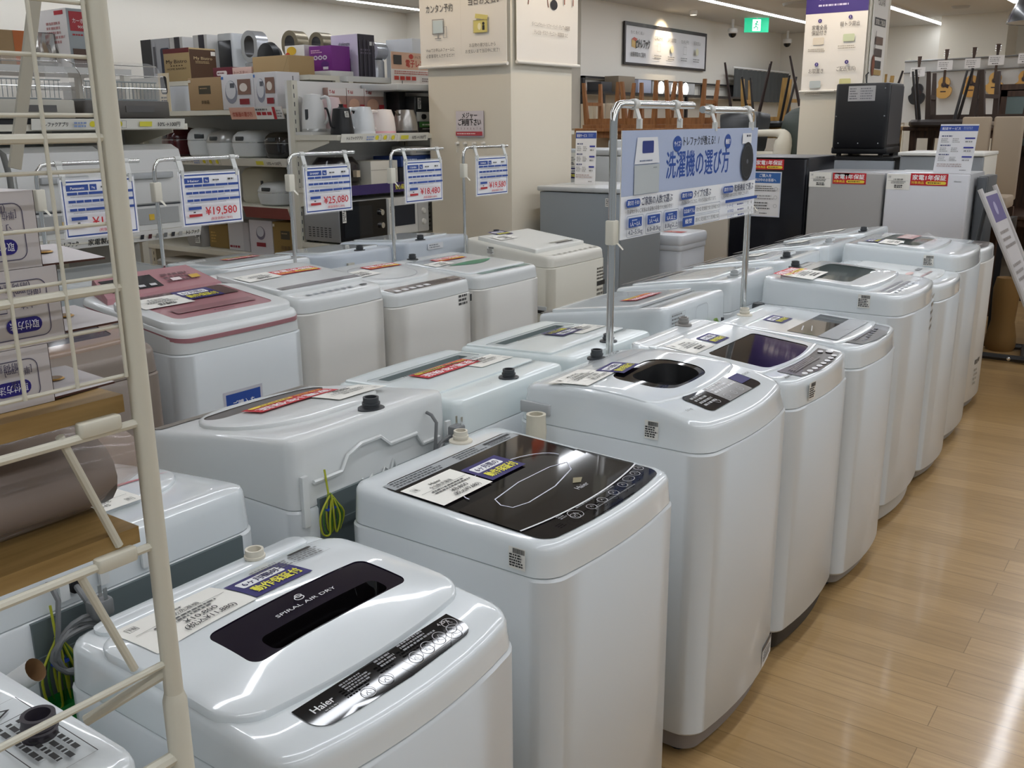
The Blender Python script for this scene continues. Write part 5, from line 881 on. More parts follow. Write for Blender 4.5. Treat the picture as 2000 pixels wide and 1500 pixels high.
t = fridge('small white two door refrigerator at the right end of the fridge line', -1.745, -1.245, 6.6, 7.08, 1.21, mat('#b9bbbe', .3), [.745], mat('#dcdde2', .35), mat('#e2e3e6', .3)); MB(mat('#1e1d20', .3)).loft([[(-.24, -.2415, .742), (.245, -.2415, .742), (.245, -.2415, .725), (.19, -.2415, .69), (-.17, -.2415, .69), (-.21, -.2415, .725)], [(-.24, -.2425, .742), (.245, -.2425, .742), (.245, -.2425, .725), (.19, -.2425, .69), (-.17, -.2425, .69), (-.21, -.2425, .725)]]).build('door_grip', t)
on_front(t, st_price(.145, .1, '', '冷蔵庫'), 'price_label', -.245, 1.105, .24); on_front(t, st_red(.225, .075), 'guarantee_sticker', -.098, 1.135, .24); c = Cv(.09, .012); c.text('Hisense', .045, 0, .01, '#8a8c90'); on_front(t, c, 'maker_mark', .14, 1.16, .24)
t = fridge('small grey refrigerator left of the white two door one', -2.26, -1.765, 6.62, 7.12, 1.205, mat('#98989a', .35), None, mat('#a3a19e', .35), mat('#a9abad', .3)); on_front(t, st_price(.15, .1, '', '冷蔵庫'), 'price_label', -.245, 1.105, .25); on_front(t, st_red(.22, .072), 'guarantee_sticker', -.085, 1.13, .25); c = Cv(.1, .02, '#c9c9c6'); on_front(t, c, 'maker_plate', -.07, 1.18, .25)
t = fridge('black refrigerator with a blue headed notice, right of the cream one', -2.9, -2.345, 6.8, 7.42, 1.285, mat('#0f1016', .3), None, mat('#0f1018', .22), mat('#6d6e70', .4)); on_front(t, st_red(.215, .072), 'guarantee_sticker', -.1, 1.205, .31); on_front(t, st_price(.1, .13, '', '冷蔵庫'), 'price_label', -.22, 1.15, .31)
MB(mat('#77787a', .4)).rbox(-.278, .278, -.315, .31, 1.286, 1.292, .012, .002).build('top_cover', t)
c = Cv(.23, .32, '#d6dae6'); c.rect(.008, .008, .222, .312, '#e9e9ea'); c.rect(.008, .24, .222, .312, '#3568ac'); c.text('ご購入を', .11, .283, .019, '#ffffff', .09); c.text('検討中のお客様へ', .112, .252, .019, '#ffffff', .16); c.dash(.025, .18, .2, .225, 3, '#555555', .4); c.dash(.025, .12, .2, .16, 2, '#999999', .4); c.dash(.025, .05, .17, .11, 3, '#555555', .4); c.dash(.08, .02, .15, .03, 1, '#222222'); [c.ring(.195, .2-i*.06, .012, .0015, '#777777') for i in range(3)]
sheet(c, (-.125, -.3125, .87), XP, ZP, 'notice', t, 'blue headed white notice in a clear pocket', .001, None, .0006)
t = fridge('cream two door refrigerator behind the guide board', -3.52, -2.91, 6.82, 7.42, 1.27, mat('#cfc6b6', .4), [.5], mat('#d3cabb', .4)); c = Cv(.22, .13, '#d9d8d6'); c.dash(.02, .02, .2, .11, 4, '#8a8884'); sheet(c, (-.13, -.3015, .82), (.985, 0, -.17), (.17, 0, .985), 'notice', t)
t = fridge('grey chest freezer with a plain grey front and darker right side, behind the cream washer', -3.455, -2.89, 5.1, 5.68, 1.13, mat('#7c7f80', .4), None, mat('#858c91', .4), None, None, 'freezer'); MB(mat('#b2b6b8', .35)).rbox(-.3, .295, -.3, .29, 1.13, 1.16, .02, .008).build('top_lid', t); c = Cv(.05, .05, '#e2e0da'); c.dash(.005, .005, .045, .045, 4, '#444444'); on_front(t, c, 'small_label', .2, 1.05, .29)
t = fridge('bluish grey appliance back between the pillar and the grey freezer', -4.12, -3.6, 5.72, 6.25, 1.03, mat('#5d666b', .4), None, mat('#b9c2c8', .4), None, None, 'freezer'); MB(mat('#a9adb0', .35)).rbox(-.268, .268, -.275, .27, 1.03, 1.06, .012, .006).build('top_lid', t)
t = fridge('grey refrigerator with red guarantee sticker just right of the pillar', -4.95, -4.5, 7.0, 7.5, 1.32, mat('#8f9192', .35), None, mat('#b2b4b3', .38)); on_front(t, st_red(.2, .075), 'guarantee_sticker', -.02, 1.225, .25); on_front(t, st_price(.12, .1, '', '冷蔵庫'), 'price_label', -.15, 1.2, .25); c = Cv(.19, .22, '#dcdcda'); c.rect(0, .15, .19, .22, '#3a4f9c'); c.text('各種サービス', .095, .17, .026, '#ffffff', .13); c.dash(.02, .03, .17, .13, 3, '#777777'); sheet(c, (-.15, -.2515, .95), XP, ZP, 'service_notice', t)
t = fridge('white refrigerator behind the standing delivery card', -4.48, -3.96, 7.0, 7.5, 1.33, mat('#bcc0c2', .35), [1.28], mat('#c6c9ca', .38)); on_front(t, st_price(.11, .11, '', '冷蔵庫'), 'price_label', -.25, 1.19, .25); on_front(t, st_purple(.12), 'warranty_sticker', -.23, 1.09, .25)
t = fridge('white refrigerator lying low behind the fridge line, its flat top showing', -4.5, -3.6, 7.75, 8.3, 1.39, mat('#d2d4d3', .35))
t = fridge('white topped refrigerator behind the small white one', -1.93, -1.36, 7.62, 8.15, 1.285, mat('#d8d3c6', .4), None, mat('#8b8f92', .35)); MB(mat('#e4e2da', .35)).rbox(-.3, .29, -.28, .27, 1.285, 1.31, .01, .006).build('top_lid', t)
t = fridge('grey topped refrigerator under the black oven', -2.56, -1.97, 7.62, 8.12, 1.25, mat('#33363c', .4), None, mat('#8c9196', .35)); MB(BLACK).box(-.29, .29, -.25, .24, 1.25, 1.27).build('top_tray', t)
t = fridge('grey narrow refrigerator side at the end of the fridge line', -1.23, -1.17, 6.75, 7.1, 1.19, mat('#4e5256', .4))
# the small chest cooler
t = thing('cooler_box', 'small white chest cooler with a rounded lid and red label on top', 'cooler', (-2.94, 6.0, 0)); CM = mat('#c3c6ca', .35); MB(CM).rbox(-.135, .135, -.2, .2, 0, .72, .03, .01).build('body', t); MB(mat('#cdd0d4', .3)).rbox(-.145, .145, -.21, .21, .745, .82, .03, .02).build('lid', t); MB(CM).rbox(-.14, .14, -.205, .205, .715, .75, .03, .004).build('rim', t); c = Cv(.2, .09, '#b04a48'); c.dash(.02, .02, .18, .07, 2, '#e2d0cc'); sheet(c, (-.12, -.08, .8215), XP, YP, 'red_label', t, None, 0); c = Cv(.03, .03, '#3a3c3e'); sheet(c, (-.09, -.2012, .58), XP, ZP, 'small_plate', t, None, 0)
# black oven seen from the back
t = thing('oven', 'black oven seen from its back with a white rating plate, on the grey topped refrigerator', 'oven', (-2.27, 7.9, 1.271)); BK = mat('#0c0d12', .4); MB(BK).rbox(-.2, .2, -.2, .22, .06, .54, .03, .012).build('body', t); MB(mat('#3b3a3c', .45)).box(.2, .203, -.16, .2, .09, .52).build('side_panel', t); MB(BK).rbox(-.21, .21, -.18, .22, .02, .07, .02, .01).build('lower_tray', t)
[MB(BLACK).box(x-.015, x+.015, y-.015, y+.015, 0, .025).build('foot', t) for x in (-.16, .16) for y in (-.13, .17)]
c = Cv(.2, .11, '#a9a9ab'); c.dash(.01, .01, .07, .1, 5, '#55555a', .4); c.dash(.09, .01, .19, .1, 5, '#6a6a70', .4); sheet(c, (-.1, -.2015, .41), XP, ZP, 'rating_plate', t); b = MB(CHROME); [b.lathe([(.006, -.2015), (.004, -.2035), (.0001, -.2036)], x, z, 8, None, axis='y') for x, z in ()]; MB(DGREY).tube([(0, -.1, .54), (-.01, -.1, .6), (.01, -.1, .62)], .006, 6).build('cable_loop', t)
[MB(CHROME).add([(x-.004, -.2008, z-.004), (x+.004, -.2008, z-.004), (x+.004, -.2008, z+.004), (x-.004, -.2008, z+.004)], [(0, 1, 2, 3)]).build('screw', t) for x, z in ((-.15, .1), (0, .1), (.15, .1), (-.18, .3), (.18, .3), (.17, .5))]
# standing delivery cards
def svc_card(w, h):
    c = Cv(w, h, '#ebebed'); c.rect(0, h*.86, w, h*.97, '#3a55a8'); c.text('配送サービス', w*.3, h*.89, h*.045, '#ffffff', w*.48); c.dash(w*.62, h*.89, w*.92, h*.95, 2, '#8fa0d0')
    for i in range(3):
        y = h*(.62-.19*i); c.dash(w*.08, y+h*.12, w*.45, y+h*.15, 1, '#555c80', .8); c.dash(w*.08, y, w*.3, y+h*.1, 3, '#aaaaaa', .5); c.dash(w*.38, y, w*.58, y+h*.1, 3, '#aaaaaa', .5); c.rect(w*.7, y+h*.08, w*.96, y+h*.11, '#3a3f9c'); c.dash(w*.72, y, w*.95, y+h*.05, 1, '#999999')
    c.dash(w*.08, h*.12, w*.9, h*.2, 2, '#b9aaa8'); c.dash(w*.7, h*.05, w*.92, h*.07, 1, '#222222'); return c
t = thing('service_card', 'tall white delivery service card standing on the grey freezer', 'sign', (-3.33, 5.32, 1.161)); sheet(svc_card(.15, .33), (0, 0, 0), XP, (0, .04, 1), 'printed_card', t)
t = thing('service_card', 'tall white delivery service card standing on the small white refrigerator', 'sign', (-1.49, 6.72, 1.211)); sheet(svc_card(.225, .3), (0, 0, 0), (1, 0, 0), (.06, .03, 1), 'printed_card', t)
# ---------------------------------------------------------------- pillar dressing
BN = mat('#e9e4dc', .6, name='banner_cloth')
t = thing('banner', 'white hanging banner with computer and banknote drawings on the left pillar face', 'banner', (-4.25, 4.925, 1.895)); c = Cv(.68, 1.1); K_ = '#2f2a28'
c.circ(.16, .425, .02, K_); c.text('3', .16, .417, .02, '#efe9e0'); c.circ(.51, .462, .02, K_); c.text('4', .51, .454, .02, '#efe9e0'); c.text('カンタン予約', .165, .32, .04, K_, .215, bold=.0); c.text('当日お支払い', .52, .345, .042, K_, .25, bold=.0); c.rect(.337, .06, .338, 1.05, '#cfc8be')
c.frame(.11, .19, .2, .275, .006, '#8f8f90'); c.rect(.115, .195, .195, .27, '#c9d6da'); c.line([(.155, .19), (.155, .165)], .008, '#8f8f90'); c.line([(.13, .163), (.18, .163)], .005, '#8f8f90'); c.frame(.2, .165, .225, .23, .004, '#8f8f90')
c.poly([(.45, .265), (.545, .25), (.55, .275), (.455, .29)], '#d8cb7a'); c.rect(.44, .18, .545, .25, '#d8cb7a'); c.circ(.485, .215, .013, '#efe8c0', .02); c.rect(.508, .193, .525, .22, '#2b2a2a'); c.circ(.517, .23, .009, '#2b2a2a'); c.frame(.44, .18, .545, .25, .003, '#9a8f50')
c.text('Webでお申込みフォームに', .175, .085, .018, K_, .23, bold=0); c.text('必要事項を入力するだけ！', .175, .05, .018, K_, .23, bold=0); c.text('お品物の運び出しから', .51, .1, .018, K_, .2, bold=0); c.text('お支払いまで当日中に完了！', .51, .065, .018, K_, .26, bold=0)
sheet(c, (0, 0, 0), XP, ZP, 'printed_cloth', t, None, .004, BN, .0008); MB(mat('#e2ded6', .35)).tube([(-.01, -.006, -.005), (.69, -.006, -.005)], .011, 10).build('bottom_bar', t)
t = thing('banner', 'white hanging banner with furniture pictures on the right pillar face', 'banner', (-3.535, 4.98, 1.905)); c = Cv(.69, 1.09)
c.poly([(.12, .47), (.3, .44), (.34, .5), (.32, .62), (.14, .66)], '#6d655f'); c.poly([(.11, .6), (.2, .56), (.2, .72), (.13, .74)], '#b9a893'); [c.line([(a, .46), (b_, .33)], .008, '#7a4a30') for a, b_ in ((.14, .12), (.31, .34))]
c.poly([(.3, .56), (.45, .52), (.47, .66), (.32, .7)], '#d2603a'); c.line([(.4, .52), (.4, .4)], .006, '#3a2c28'); c.circ(.4, .35, .04, '#241f20', .03); c.line([(.43, .52), (.45, .42)], .008, '#6a3a28')
c.rect(.5, .44, .63, .72, '#8a4a2c'); c.rect(.52, .48, .615, .55, '#4a342c'); c.rect(.52, .57, .615, .64, '#4a342c'); [c.line([(a, .44), (a, .36)], .01, '#8a4a2c') for a in (.515, .615)]
c.text('ダイニングセット・ソファ・ベッド・チェア・食器棚', .36, .21, .022, '#8a7f74', .43, bold=0); c.text('テレビ台・デスク・チェスト・学習家具 など', .36, .165, .022, '#8a7f74', .38, bold=0)
sheet(c, (0, 0, 0), YP, ZP, 'printed_cloth', t, None, .004, BN, .0008); MB(mat('#e2ded6', .35)).tube([(.006, -.01, -.005), (.006, .7, -.005)], .011, 10).build('bottom_bar', t)
t = thing('wall_sign', 'small framed tape measure notice on the left pillar face', 'sign', (-3.985, 4.94, 1.458)); c = Cv(.22, .16, '#d3ccd0'); c.text('メジャー', .11, .118, .03, '#1f1b1c', .12, bold=.03); c.text('ご利用下さい', .11, .075, .034, '#1f1b1c', .18, bold=.03); [c.text(str(i+1), .018+i*.026, .048, .012, '#6a4a4c') for i in range(8)]; c.rect(.004, .01, .216, .035, '#b5434c'); c.dash(.015, .016, .2, .028, 1, '#efd8d8')
sheet(c, (0, 0, 0), XP, ZP, 'printed_board', t, None, .004, mat('#8d7d80', .4), .0006)
for i, x in enumerate((-3.979, -3.916, -3.842, -3.769)):
    t = thing('wall_hook', 'white wall hook under the tape measure notice, %s of four' % ('leftmost', 'second from left', 'third from left', 'rightmost')[i], 'hook', (x, 4.948, 1.42), 0, 'hooks under the notice'); b = MB(mat('#dcd9d2', .4)); b.lathe([(.011, 0), (.011, -.006), (.006, -.012), (.006, -.02), (.009, -.024), (.0001, -.026)], 0, 0, 12, None, axis='y'); b.build('knob', t); MB(mat('#c9c4ba', .5)).tube([(0, -.018, -.005), (.002, -.018, -.03), (0, -.018, -.055 if i in (0, 2) else -.025)], .002, 5).build('cord', t)
# second column banner
t = thing('banner', 'tall white numbered service banner with a violet head on the far column', 'banner', (-2.86, 8.03, 1.775)); c = Cv(.49, 1.1); V_ = '#3a2a78'
c.rect(0, .585, .49, 1.1, V_); c.text('各種サービス', .25, .69, .05, '#e9e6f2', .3, bold=.02); c.dash(.1, .63, .4, .655, 1, '#cfc9e6')
for n_, x, y, t1, t2 in (('1', .12, .53, '家電全品', '保証付き'), ('2', .36, .545, '軽トラ貸出', ''), ('3', .12, .2, 'お取置き', ''), ('4', .36, .21, 'ご配送(有料)', '')):
    c.circ(x, y, .015, V_); c.text(n_, x, y-.007, .016, '#efeaf4'); c.text(t1, x, y-.065, .03, '#4a423c', .15 if len(t1) > 4 else .12, bold=0)
    if t2: c.text(t2, x, y-.105, .03, '#4a423c', .12, bold=0)
    c.dash(x-.08, y-.235, x+.08, y-.205, 2, '#a39a8c', .4); c.rrect(x-.045, y-.18, x+.045, y-.125, .01, ('#ddd2c0', '#c9d2b0', '#bcc4c4', '#d2cf96')[int(n_)-1])
sheet(c, (0, 0, 0), XP, ZP, 'printed_cloth', t, None, .004, BN, .001); MB(mat('#e2ded6', .35)).tube([(-.01, -.006, -.005), (.5, -.006, -.005)], .009, 8).build('bottom_bar', t)
t = thing('banner', 'narrow banner with a stacked furniture picture on the right face of the far column', 'banner', (-2.35, 8.1, 1.8)); c = Cv(.4, 1.1); c.text('宅配買取', .2, .62, .07, '#6a625a', .2, bold=0); c.rect(.05, .46, .35, .52, '#2f2a28'); c.text('買取ご相談', .2, .47, .035, '#d9d2c6', .26)
for i, q in enumerate(('#3a3634', '#4a3c34', '#6a5140')): c.rect(.1, .14+i*.09, .3, .2+i*.09, q)
c.circ(.08, .16, .04, '#8a4a2c', .08); c.line([(.08, .2), (.1, .42)], .01, '#4a2c20'); c.rect(.1, .09, .3, .13, '#b9995c'); sheet(c, (0, 0, 0), YP, ZP, 'printed_cloth', t, None, .004, BN, .001)
# wall sign, ceiling fittings
t = thing('wall_sign', 'wide framed shop service sign high on the white side wall', 'sign', (-6.47, 11.54, 2.3)); c = Cv(2.42, .46, '#d9dade'); c.text('売って、買って、楽しい', .32, .36, .035, '#5a5856', .36, bold=0); c.poly([(.16, .2), (.27, .18), (.27, .27), (.16, .29)], '#c9a86a'); c.poly([(.16, .29), (.22, .32), (.32, .3), (.27, .27)], '#b5574a'); c.poly([(.27, .18), (.34, .2), (.33, .29), (.27, .27)], '#2b2826'); c.rect(.285, .2, .31, .25, '#e2ded6'); c.text('トレファク', .5, .195, .1, '#1c1a1a', .3, bold=.04); c.text('出張買取のご案内', .33, .08, .05, '#33302e', .4, bold=.01)
for i, tx in enumerate(('ご来店予約', 'お引越買取', 'カンタン予約', '当日お支払い')):
    x = .9+i*.39; c.text(tx, x, .315, .045, '#4a4846', .24, bold=0); c.frame(x-.05, .17, x+.05, .27, .008, '#a3a5a8') if i % 2 == 0 else c.circ(x, .22, .05, '#cfcdb0'); c.dash(x-.13, .07, x+.13, .13, 2, '#77777a', .45)
sheet(c, (0, 0, 0), YP, ZP, 'printed_board', t, None, .01, None, .002); b = MB(mat('#241d1f', .4)); b.box(-.012, .012, -.035, 0, -.03, .5); b.box(-.012, .012, 2.42, 2.445, -.03, .5); b.box(-.012, .012, 0, 2.42, -.03, 0); b.box(-.012, .012, 0, 2.42, .455, .5); b.build('frame', t)
t = thing('exit_sign', 'green running man exit sign hung from the ceiling', 'exit sign', (-5.95, 14.15, 2.8)); c = Cv(.36, .2, mat('#0fa77a', .4, emit=1.2)); EW = mat('#eafff4', .4, emit=1.6); c.rect(.12, .02, .24, .18, EW); EG = mat('#0fa77a', .4, emit=.8); c.circ(.185, .145, .014, EG); c.line([(.18, .13), (.17, .09), (.2, .06), (.19, .03)], .014, EG); c.line([(.17, .09), (.15, .06), (.13, .06)], .014, EG); c.line([(.155, .12), (.21, .1)], .01, EG); c.line([(.17, .13), (.15, .1)], .01, EG)
sheet(c, (0, 0, 0), (.8, .6, 0), ZP, 'lit_face', t, None, .03, HOUS, .002); MB(HOUS).tube([(.14, .12, .2), (.14, .12, .2)], .01, 6) ; MB(HOUS).box(.12, .16, .1, .12, .2, .2+HC-3.0+.0005).build('hanger', t) if False else MB(HOUS).tube([(.15, .1, .19), (.15, .1, .2)], .01, 6).build('hanger', t)
for x, y, lb in ((-6.15, 14.2, 'dome security camera beside the exit sign'), (-6.2, 16.6, 'dome security camera near the far wall corner')):
    t = thing('security_camera', lb, 'camera', (x, y, HC), 0, 'security cameras'); MB(HOUS).lathe([(.02, 0), (.02, -.12), (.07, -.13), (.075, -.18), (.06, -.2)], 0, 0, 16, None, True).build('mount', t); MB(BLACKG).lathe([(.06, -.2), (.05, -.235), (.025, -.255), (.0001, -.26)], 0, 0, 16).build('dome', t)
t = thing('spot_light', 'small round ceiling spotlight in front of the framed sign', 'spotlight', (-6.1, 12.75, HC)); MB(HOUS).lathe([(.05, 0), (.055, -.03), (.045, -.06)], 0, 0, 16).build('housing', t); MB(mat('#fff0d8', .4, emit=6)).lathe([(.044, -.055), (.0001, -.056)], 0, 0, 16).build('bulb', t)
for x, y, lb in ((-4.6, 12.9, 'round ceiling air vent left of the numbered banner'), (-3.1, 14.6, 'flat ceiling detector near the column')):
    t = thing('ceiling_vent', lb, 'vent', (x, y, HC)); MB(mat('#a9a9a6', .5)).lathe([(.3, 0), (.28, -.03), (.15, -.05), (.0001, -.05)] if x < -4 else [(.12, 0), (.1, -.025), (.0001, -.03)], 0, 0, 24).build('disc', t)
# ---------------------------------------------------------------- furniture area behind
def table(label, x, y, z, w, d, m_, h=.74):
    t = thing('dining_table', label, 'table', (x, y, z)); MB(m_).rbox(-w/2, w/2, -d/2, d/2, h-.035, h, .01, .004).build('tabletop', t); MB(m_).box(-w/2+.06, w/2-.06, -d/2+.06, d/2-.06, h-.1, h-.035).build('apron', t)
    for sx in (-1, 1):
        for sy in (-1, 1): MB(m_).loft([[(sx*(w/2-.08)+a*q, sy*(d/2-.08)+b*q, zz) for a, b in ((-1, -1), (1, -1), (1, 1), (-1, 1))] for q, zz in ((.018, 0), (.028, h-.036))]).build('leg', t)
    return t
FX = [(-5.0, 9.6, 1.5, BROWNW, 'left, brown'), (-3.25, 9.6, 1.55, YELW, 'centre, yellow oak'), (-1.75, 9.7, 1.2, DARKW, 'right, dark')]
for x, y, w, m_, nm in FX:
    table('lower dining table of the stack at '+nm, x, y, 0, w, .85, m_); table('upper dining table stacked on another, '+nm, x, y, .741, w, .85, m_)
TT = 1.4815
def wchair(label, x, y, rz, m_, z=TT, flip=True, tall=.85, slats=2, cush=None, group='wooden chairs upside down on the tables'):
    """wooden chair turned upside down: its seat lies on the table top"""
    t = thing('dining_chair', label, 'chair', (x, y, z+.47 if flip else z), rz, group, PI if flip else 0); sh = .47
    MB(m_).box(-.21, .21, -.2, .2, sh-.035, sh-.0).build('seat', t) if not cush else MB(cush).rbox(-.21, .21, -.2, .2, sh-.04, sh, .03, .015).build('seat', t)
    for sx in (-1, 1):
        for sy in (-1, 1): MB(m_).loft([[(sx*(.175+.03*q)+a*r_, sy*(.165+.03*q)+b*r_, zz) for a, b in ((-1, -1), (1, -1), (1, 1), (-1, 1))] for q, r_, zz in ((1, .016, 0), (.0, .024, sh-.036))]).build('leg', t)
    b = MB(m_); b.box(-.19, .19, -.175, -.155, sh-.1, sh-.036); b.box(-.19, .19, .155, .175, sh-.1, sh-.036); b.box(-.19, -.17, -.17, .17, .2, .235); b.box(.17, .19, -.17, .17, .2, .235); b.build('stretcher', t); return t
def mchair(label, x, y, rz, seatm, legm=None, z=TT, back=True, group='metal legged chairs upside down on the tables'):
    legm = legm or mat('#1a1617', .4); t = thing('side_chair', label, 'chair', (x, y, z+.47), rz, group, PI); sh = .47
    MB(seatm).loft([[(px*q, py*q, zz) for px, py in rr(-.22, .22, -.21, .21, .09, 6, 4)] for q, zz in ((.9, sh-.06), (1, sh-.04), (1, sh-.015), (.94, sh))]).build('seat', t)
    for sx in (-1, 1):
        for sy in (-1, 1): MB(legm).tube([(sx*.15, sy*.14, sh-.05), (sx*.22, sy*.21, 0)], [.014, .01], 8).build('leg', t)
    return t
def bchair(label, x, y, z, rz, seatm, group=None):
    """shell chair hung upside down over a table edge, backrest pointing down"""
    t = thing('shell_chair', label, 'chair', (x, y, z), rz, group, PI)
    P = [(-.2, .0), (-.05, -.01), (.12, .0), (.2, .05), (.24, .15), (.27, .3), (.28, .42)]; W_ = [.19, .22, .23, .23, .22, .2, .15]; b = MB(seatm)
    b.loft([[(-w_, y_, z_+.02), (-w_*.5, y_+.01, z_), (0, y_+.012, z_-.005), (w_*.5, y_+.01, z_), (w_, y_, z_+.02), (w_*.5, y_+.03, z_+.02), (0, y_+.035, z_+.018), (-w_*.5, y_+.03, z_+.02)] for (y_, z_), w_ in zip(P, W_)]); b.build('shell', t)
    for sx in (-1, 1):
        for sy in (-1, 1): MB(mat('#2a1a18', .4)).tube([(sx*.13, sy*.12, -.01), (sx*.21, sy*.2, -.45)], [.014, .009], 8).build('leg', t)
    return t
ws = [(-5.47, 9.42, .06, BROWNW, 'brown wooden chair at the left end of the brown stacked table'), (-4.98, 9.4, -.05, BROWNW, 'brown wooden chair in the middle of the brown stacked table'), (-4.49, 9.42, .08, BROWNW, 'brown wooden chair at the right end of the brown stacked table'),
      (-3.85, 9.8, .2, YELW, 'yellow oak chair behind the guide board top'), (-3.36, 9.82, -.1, YELW, 'yellow oak chair behind the black legged chairs'), (-2.86, 9.8, .1, YELW, 'yellow oak chair below the numbered banner')]
for x, y, rz, m_, lb in ws: wchair(lb+', upside down', x, y, rz, m_)
for x, y, rz, lb in ((-2.02, 9.62, .1, 'dark brown wooden chair right of the black oven'), (-1.54, 9.6, -.15, 'dark brown wooden chair near the glass cabinet')): wchair(lb+', upside down', x, y, rz, mat('#3e2f26', .5) if 1 else 0, TT, True, .85, 2, mat('#8d7f70', .6))
GRN = mat('#2c362f', .5); BLS = mat('#17191a', .45)
mchair('black seated chair with long dark legs, left of the green shell chair', -3.62, 9.28, .2, BLS); bchair('dark shell chair tipped over the table edge beside the guide board', -3.75, 9.05, 1.62, .4, BLS, 'shell chairs hung on the tables'); bchair('green grey shell chair with its backrest hanging down before the tables', -3.02, 9.0, 1.66, -.5, GRN, 'shell chairs hung on the tables')
mchair('dark legged chair between the oven and the delivery card', -2.05, 9.2, .3, mat('#2a2220', .5)); bchair('dark legged shell chair left of the black oven', -2.62, 9.0, 1.5, .9, BLS, 'shell chairs hung on the tables')
# white armchair and beige upholstered backs
t = thing('armchair', 'white armchair with a dark frame, its curved arm showing above the black refrigerator', 'armchair', (-3.42, 8.75, .85)); MB(mat('#d6d2c4', .6)).tube([(-.2, 0, .58), (.1, 0, .585), (.17, -.0, .56), (.18, 0, .48), (.17, 0, .3)], [.03, .035, .06, .09, .09], 12, None, 4).build('arm_pad', t); b = MB(DARKW); b.tube([(-.18, 0, .56), (-.17, 0, .0)], .025, 8); b.tube([(.14, 0, .5), (.1, 0, .0)], .025, 8); b.box(-.2, .15, -.02, .3, .25, .3); b.build('frame', t); MB(mat('#d6d2c4', .6)).rbox(-.18, .14, .0, .4, .3, .42, .05, .03).build('seat', t)
t2 = thing('side_table', 'low dark side table under the white armchair', 'table', (-3.42, 8.85, 0)); MB(DARKW).box(-.35, .35, -.25, .4, .8, .849).build('tabletop', t2); [MB(DARKW).box(x-.03, x+.03, y-.03, y+.03, 0, .8).build('leg', t2) for x in (-.3, .3) for y in (-.2, .35)]
for i, x in enumerate((-1.66, -1.42)):
    t = thing('upholstered_chair', 'beige upholstered chair back above the white topped refrigerator, %s' % ('left of two', 'right of two')[i], 'chair', (x, 8.85, 0), 0, 'beige upholstered chairs'); BG = mat('#a3937f', .7); MB(BG).rbox(-.11, .11, -.03, .03, .9, 1.56, .02, .015).build('backrest', t); MB(BG).rbox(-.11, .11, -.42, -.031, .85, .95, .03, .02).build('seat', t); [MB(DARKW).box(a-.02, a+.02, b_-.02, b_+.02, 0, .85).build('leg', t) for a in (-.09, .09) for b_ in (-.38, 0)]
# glass cabinet, low TV board, lamps
t = thing('display_cabinet', 'dark wood glass door cabinet at the right edge', 'cabinet', (-1.42, 10.4, 0)); b = MB(DARKW); b.box(-.35, -.32, -.2, .2, 0, 1.85); b.box(.32, .35, -.2, .2, 0, 1.85); b.box(-.35, .35, -.2, .2, 1.8, 1.85); b.box(-.35, .35, .18, .2, 0, 1.8); b.box(-.35, .35, -.2, .2, .0, .08); b.build('carcass', t)
for s_ in (-1, 1): q = MB(DARKW); x0_, x1_ = (-.31, -.01) if s_ < 0 else (.01, .31); q.box(x0_, x0_+.05, -.215, -.2, 1.25, 1.79); q.box(x1_-.05, x1_, -.215, -.2, 1.25, 1.79); q.box(x0_, x1_, -.215, -.2, 1.25, 1.3); q.box(x0_, x1_, -.215, -.2, 1.74, 1.79); q = q.build('door', t); MB(mat('#7d8c88', .1, alpha=.7)).box(x0_+.05, x1_-.05, -.21, -.205, 1.3, 1.74).build('door_glass', q)
MB(DARKW).box(-.31, .31, -.21, -.2, .1, 1.2).build('lower_door', t); MB(mat('#bdb9ae', .5)).box(.05, .09, -.26, -.22, 0, 1.25).build('corner_strip', t)
t = thing('pendant_lamp', 'large black dome pendant lamp at the upper right corner', 'lamp', (-.9, 6.6, 2.08)); MB(mat('#1c1b1e', .25, coat=.3)).lathe([(.24, 0), (.23, .04), (.18, .14), (.09, .2), (.03, .22)], 0, 0, 32).build('shade', t); MB(BLACK).tube([(0, 0, .22), (0, 0, HC-2.08)], .004, 6).build('cord', t); MB(mat('#cfcac0', .5)).lathe([(.236, .002), (.17, .13), (.03, .2)], 0, 0, 32).build('shade_lining', t)
t = thing('pendant_lamp', 'white ribbed paper lampshade at the right edge under the black dome', 'lamp', (-.93, 7.2, 1.86)); P = [(.05, .2)]; b = MB(mat('#c9cdd4', .5)); b.lathe([(.17, 0), (.175, .04), (.15, .12), (.11, .17), (.06, .2), (.02, .205)], 0, 0, 32); b.build('shade', t); MB(PAPER).tube([(0, 0, .2), (0, 0, HC-1.86)], .004, 6).build('cord', t); MB(mat('#b98a5a', .5)).lathe([(.172, -.006), (.176, 0), (.17, .004)], 0, 0, 32, None, False, False).build('rim', t)
t = thing('pendant_lamp', 'flat white lampshade above the ribbed one at the right edge', 'lamp', (-.98, 8.1, 2.08)); MB(mat('#b9bdc2', .45)).lathe([(.2, 0), (.19, .02), (.12, .06), (.02, .08)], 0, 0, 32).build('shade', t); MB(PAPER).tube([(0, 0, .08), (0, 0, HC-2.08)], .004, 6).build('cord', t)
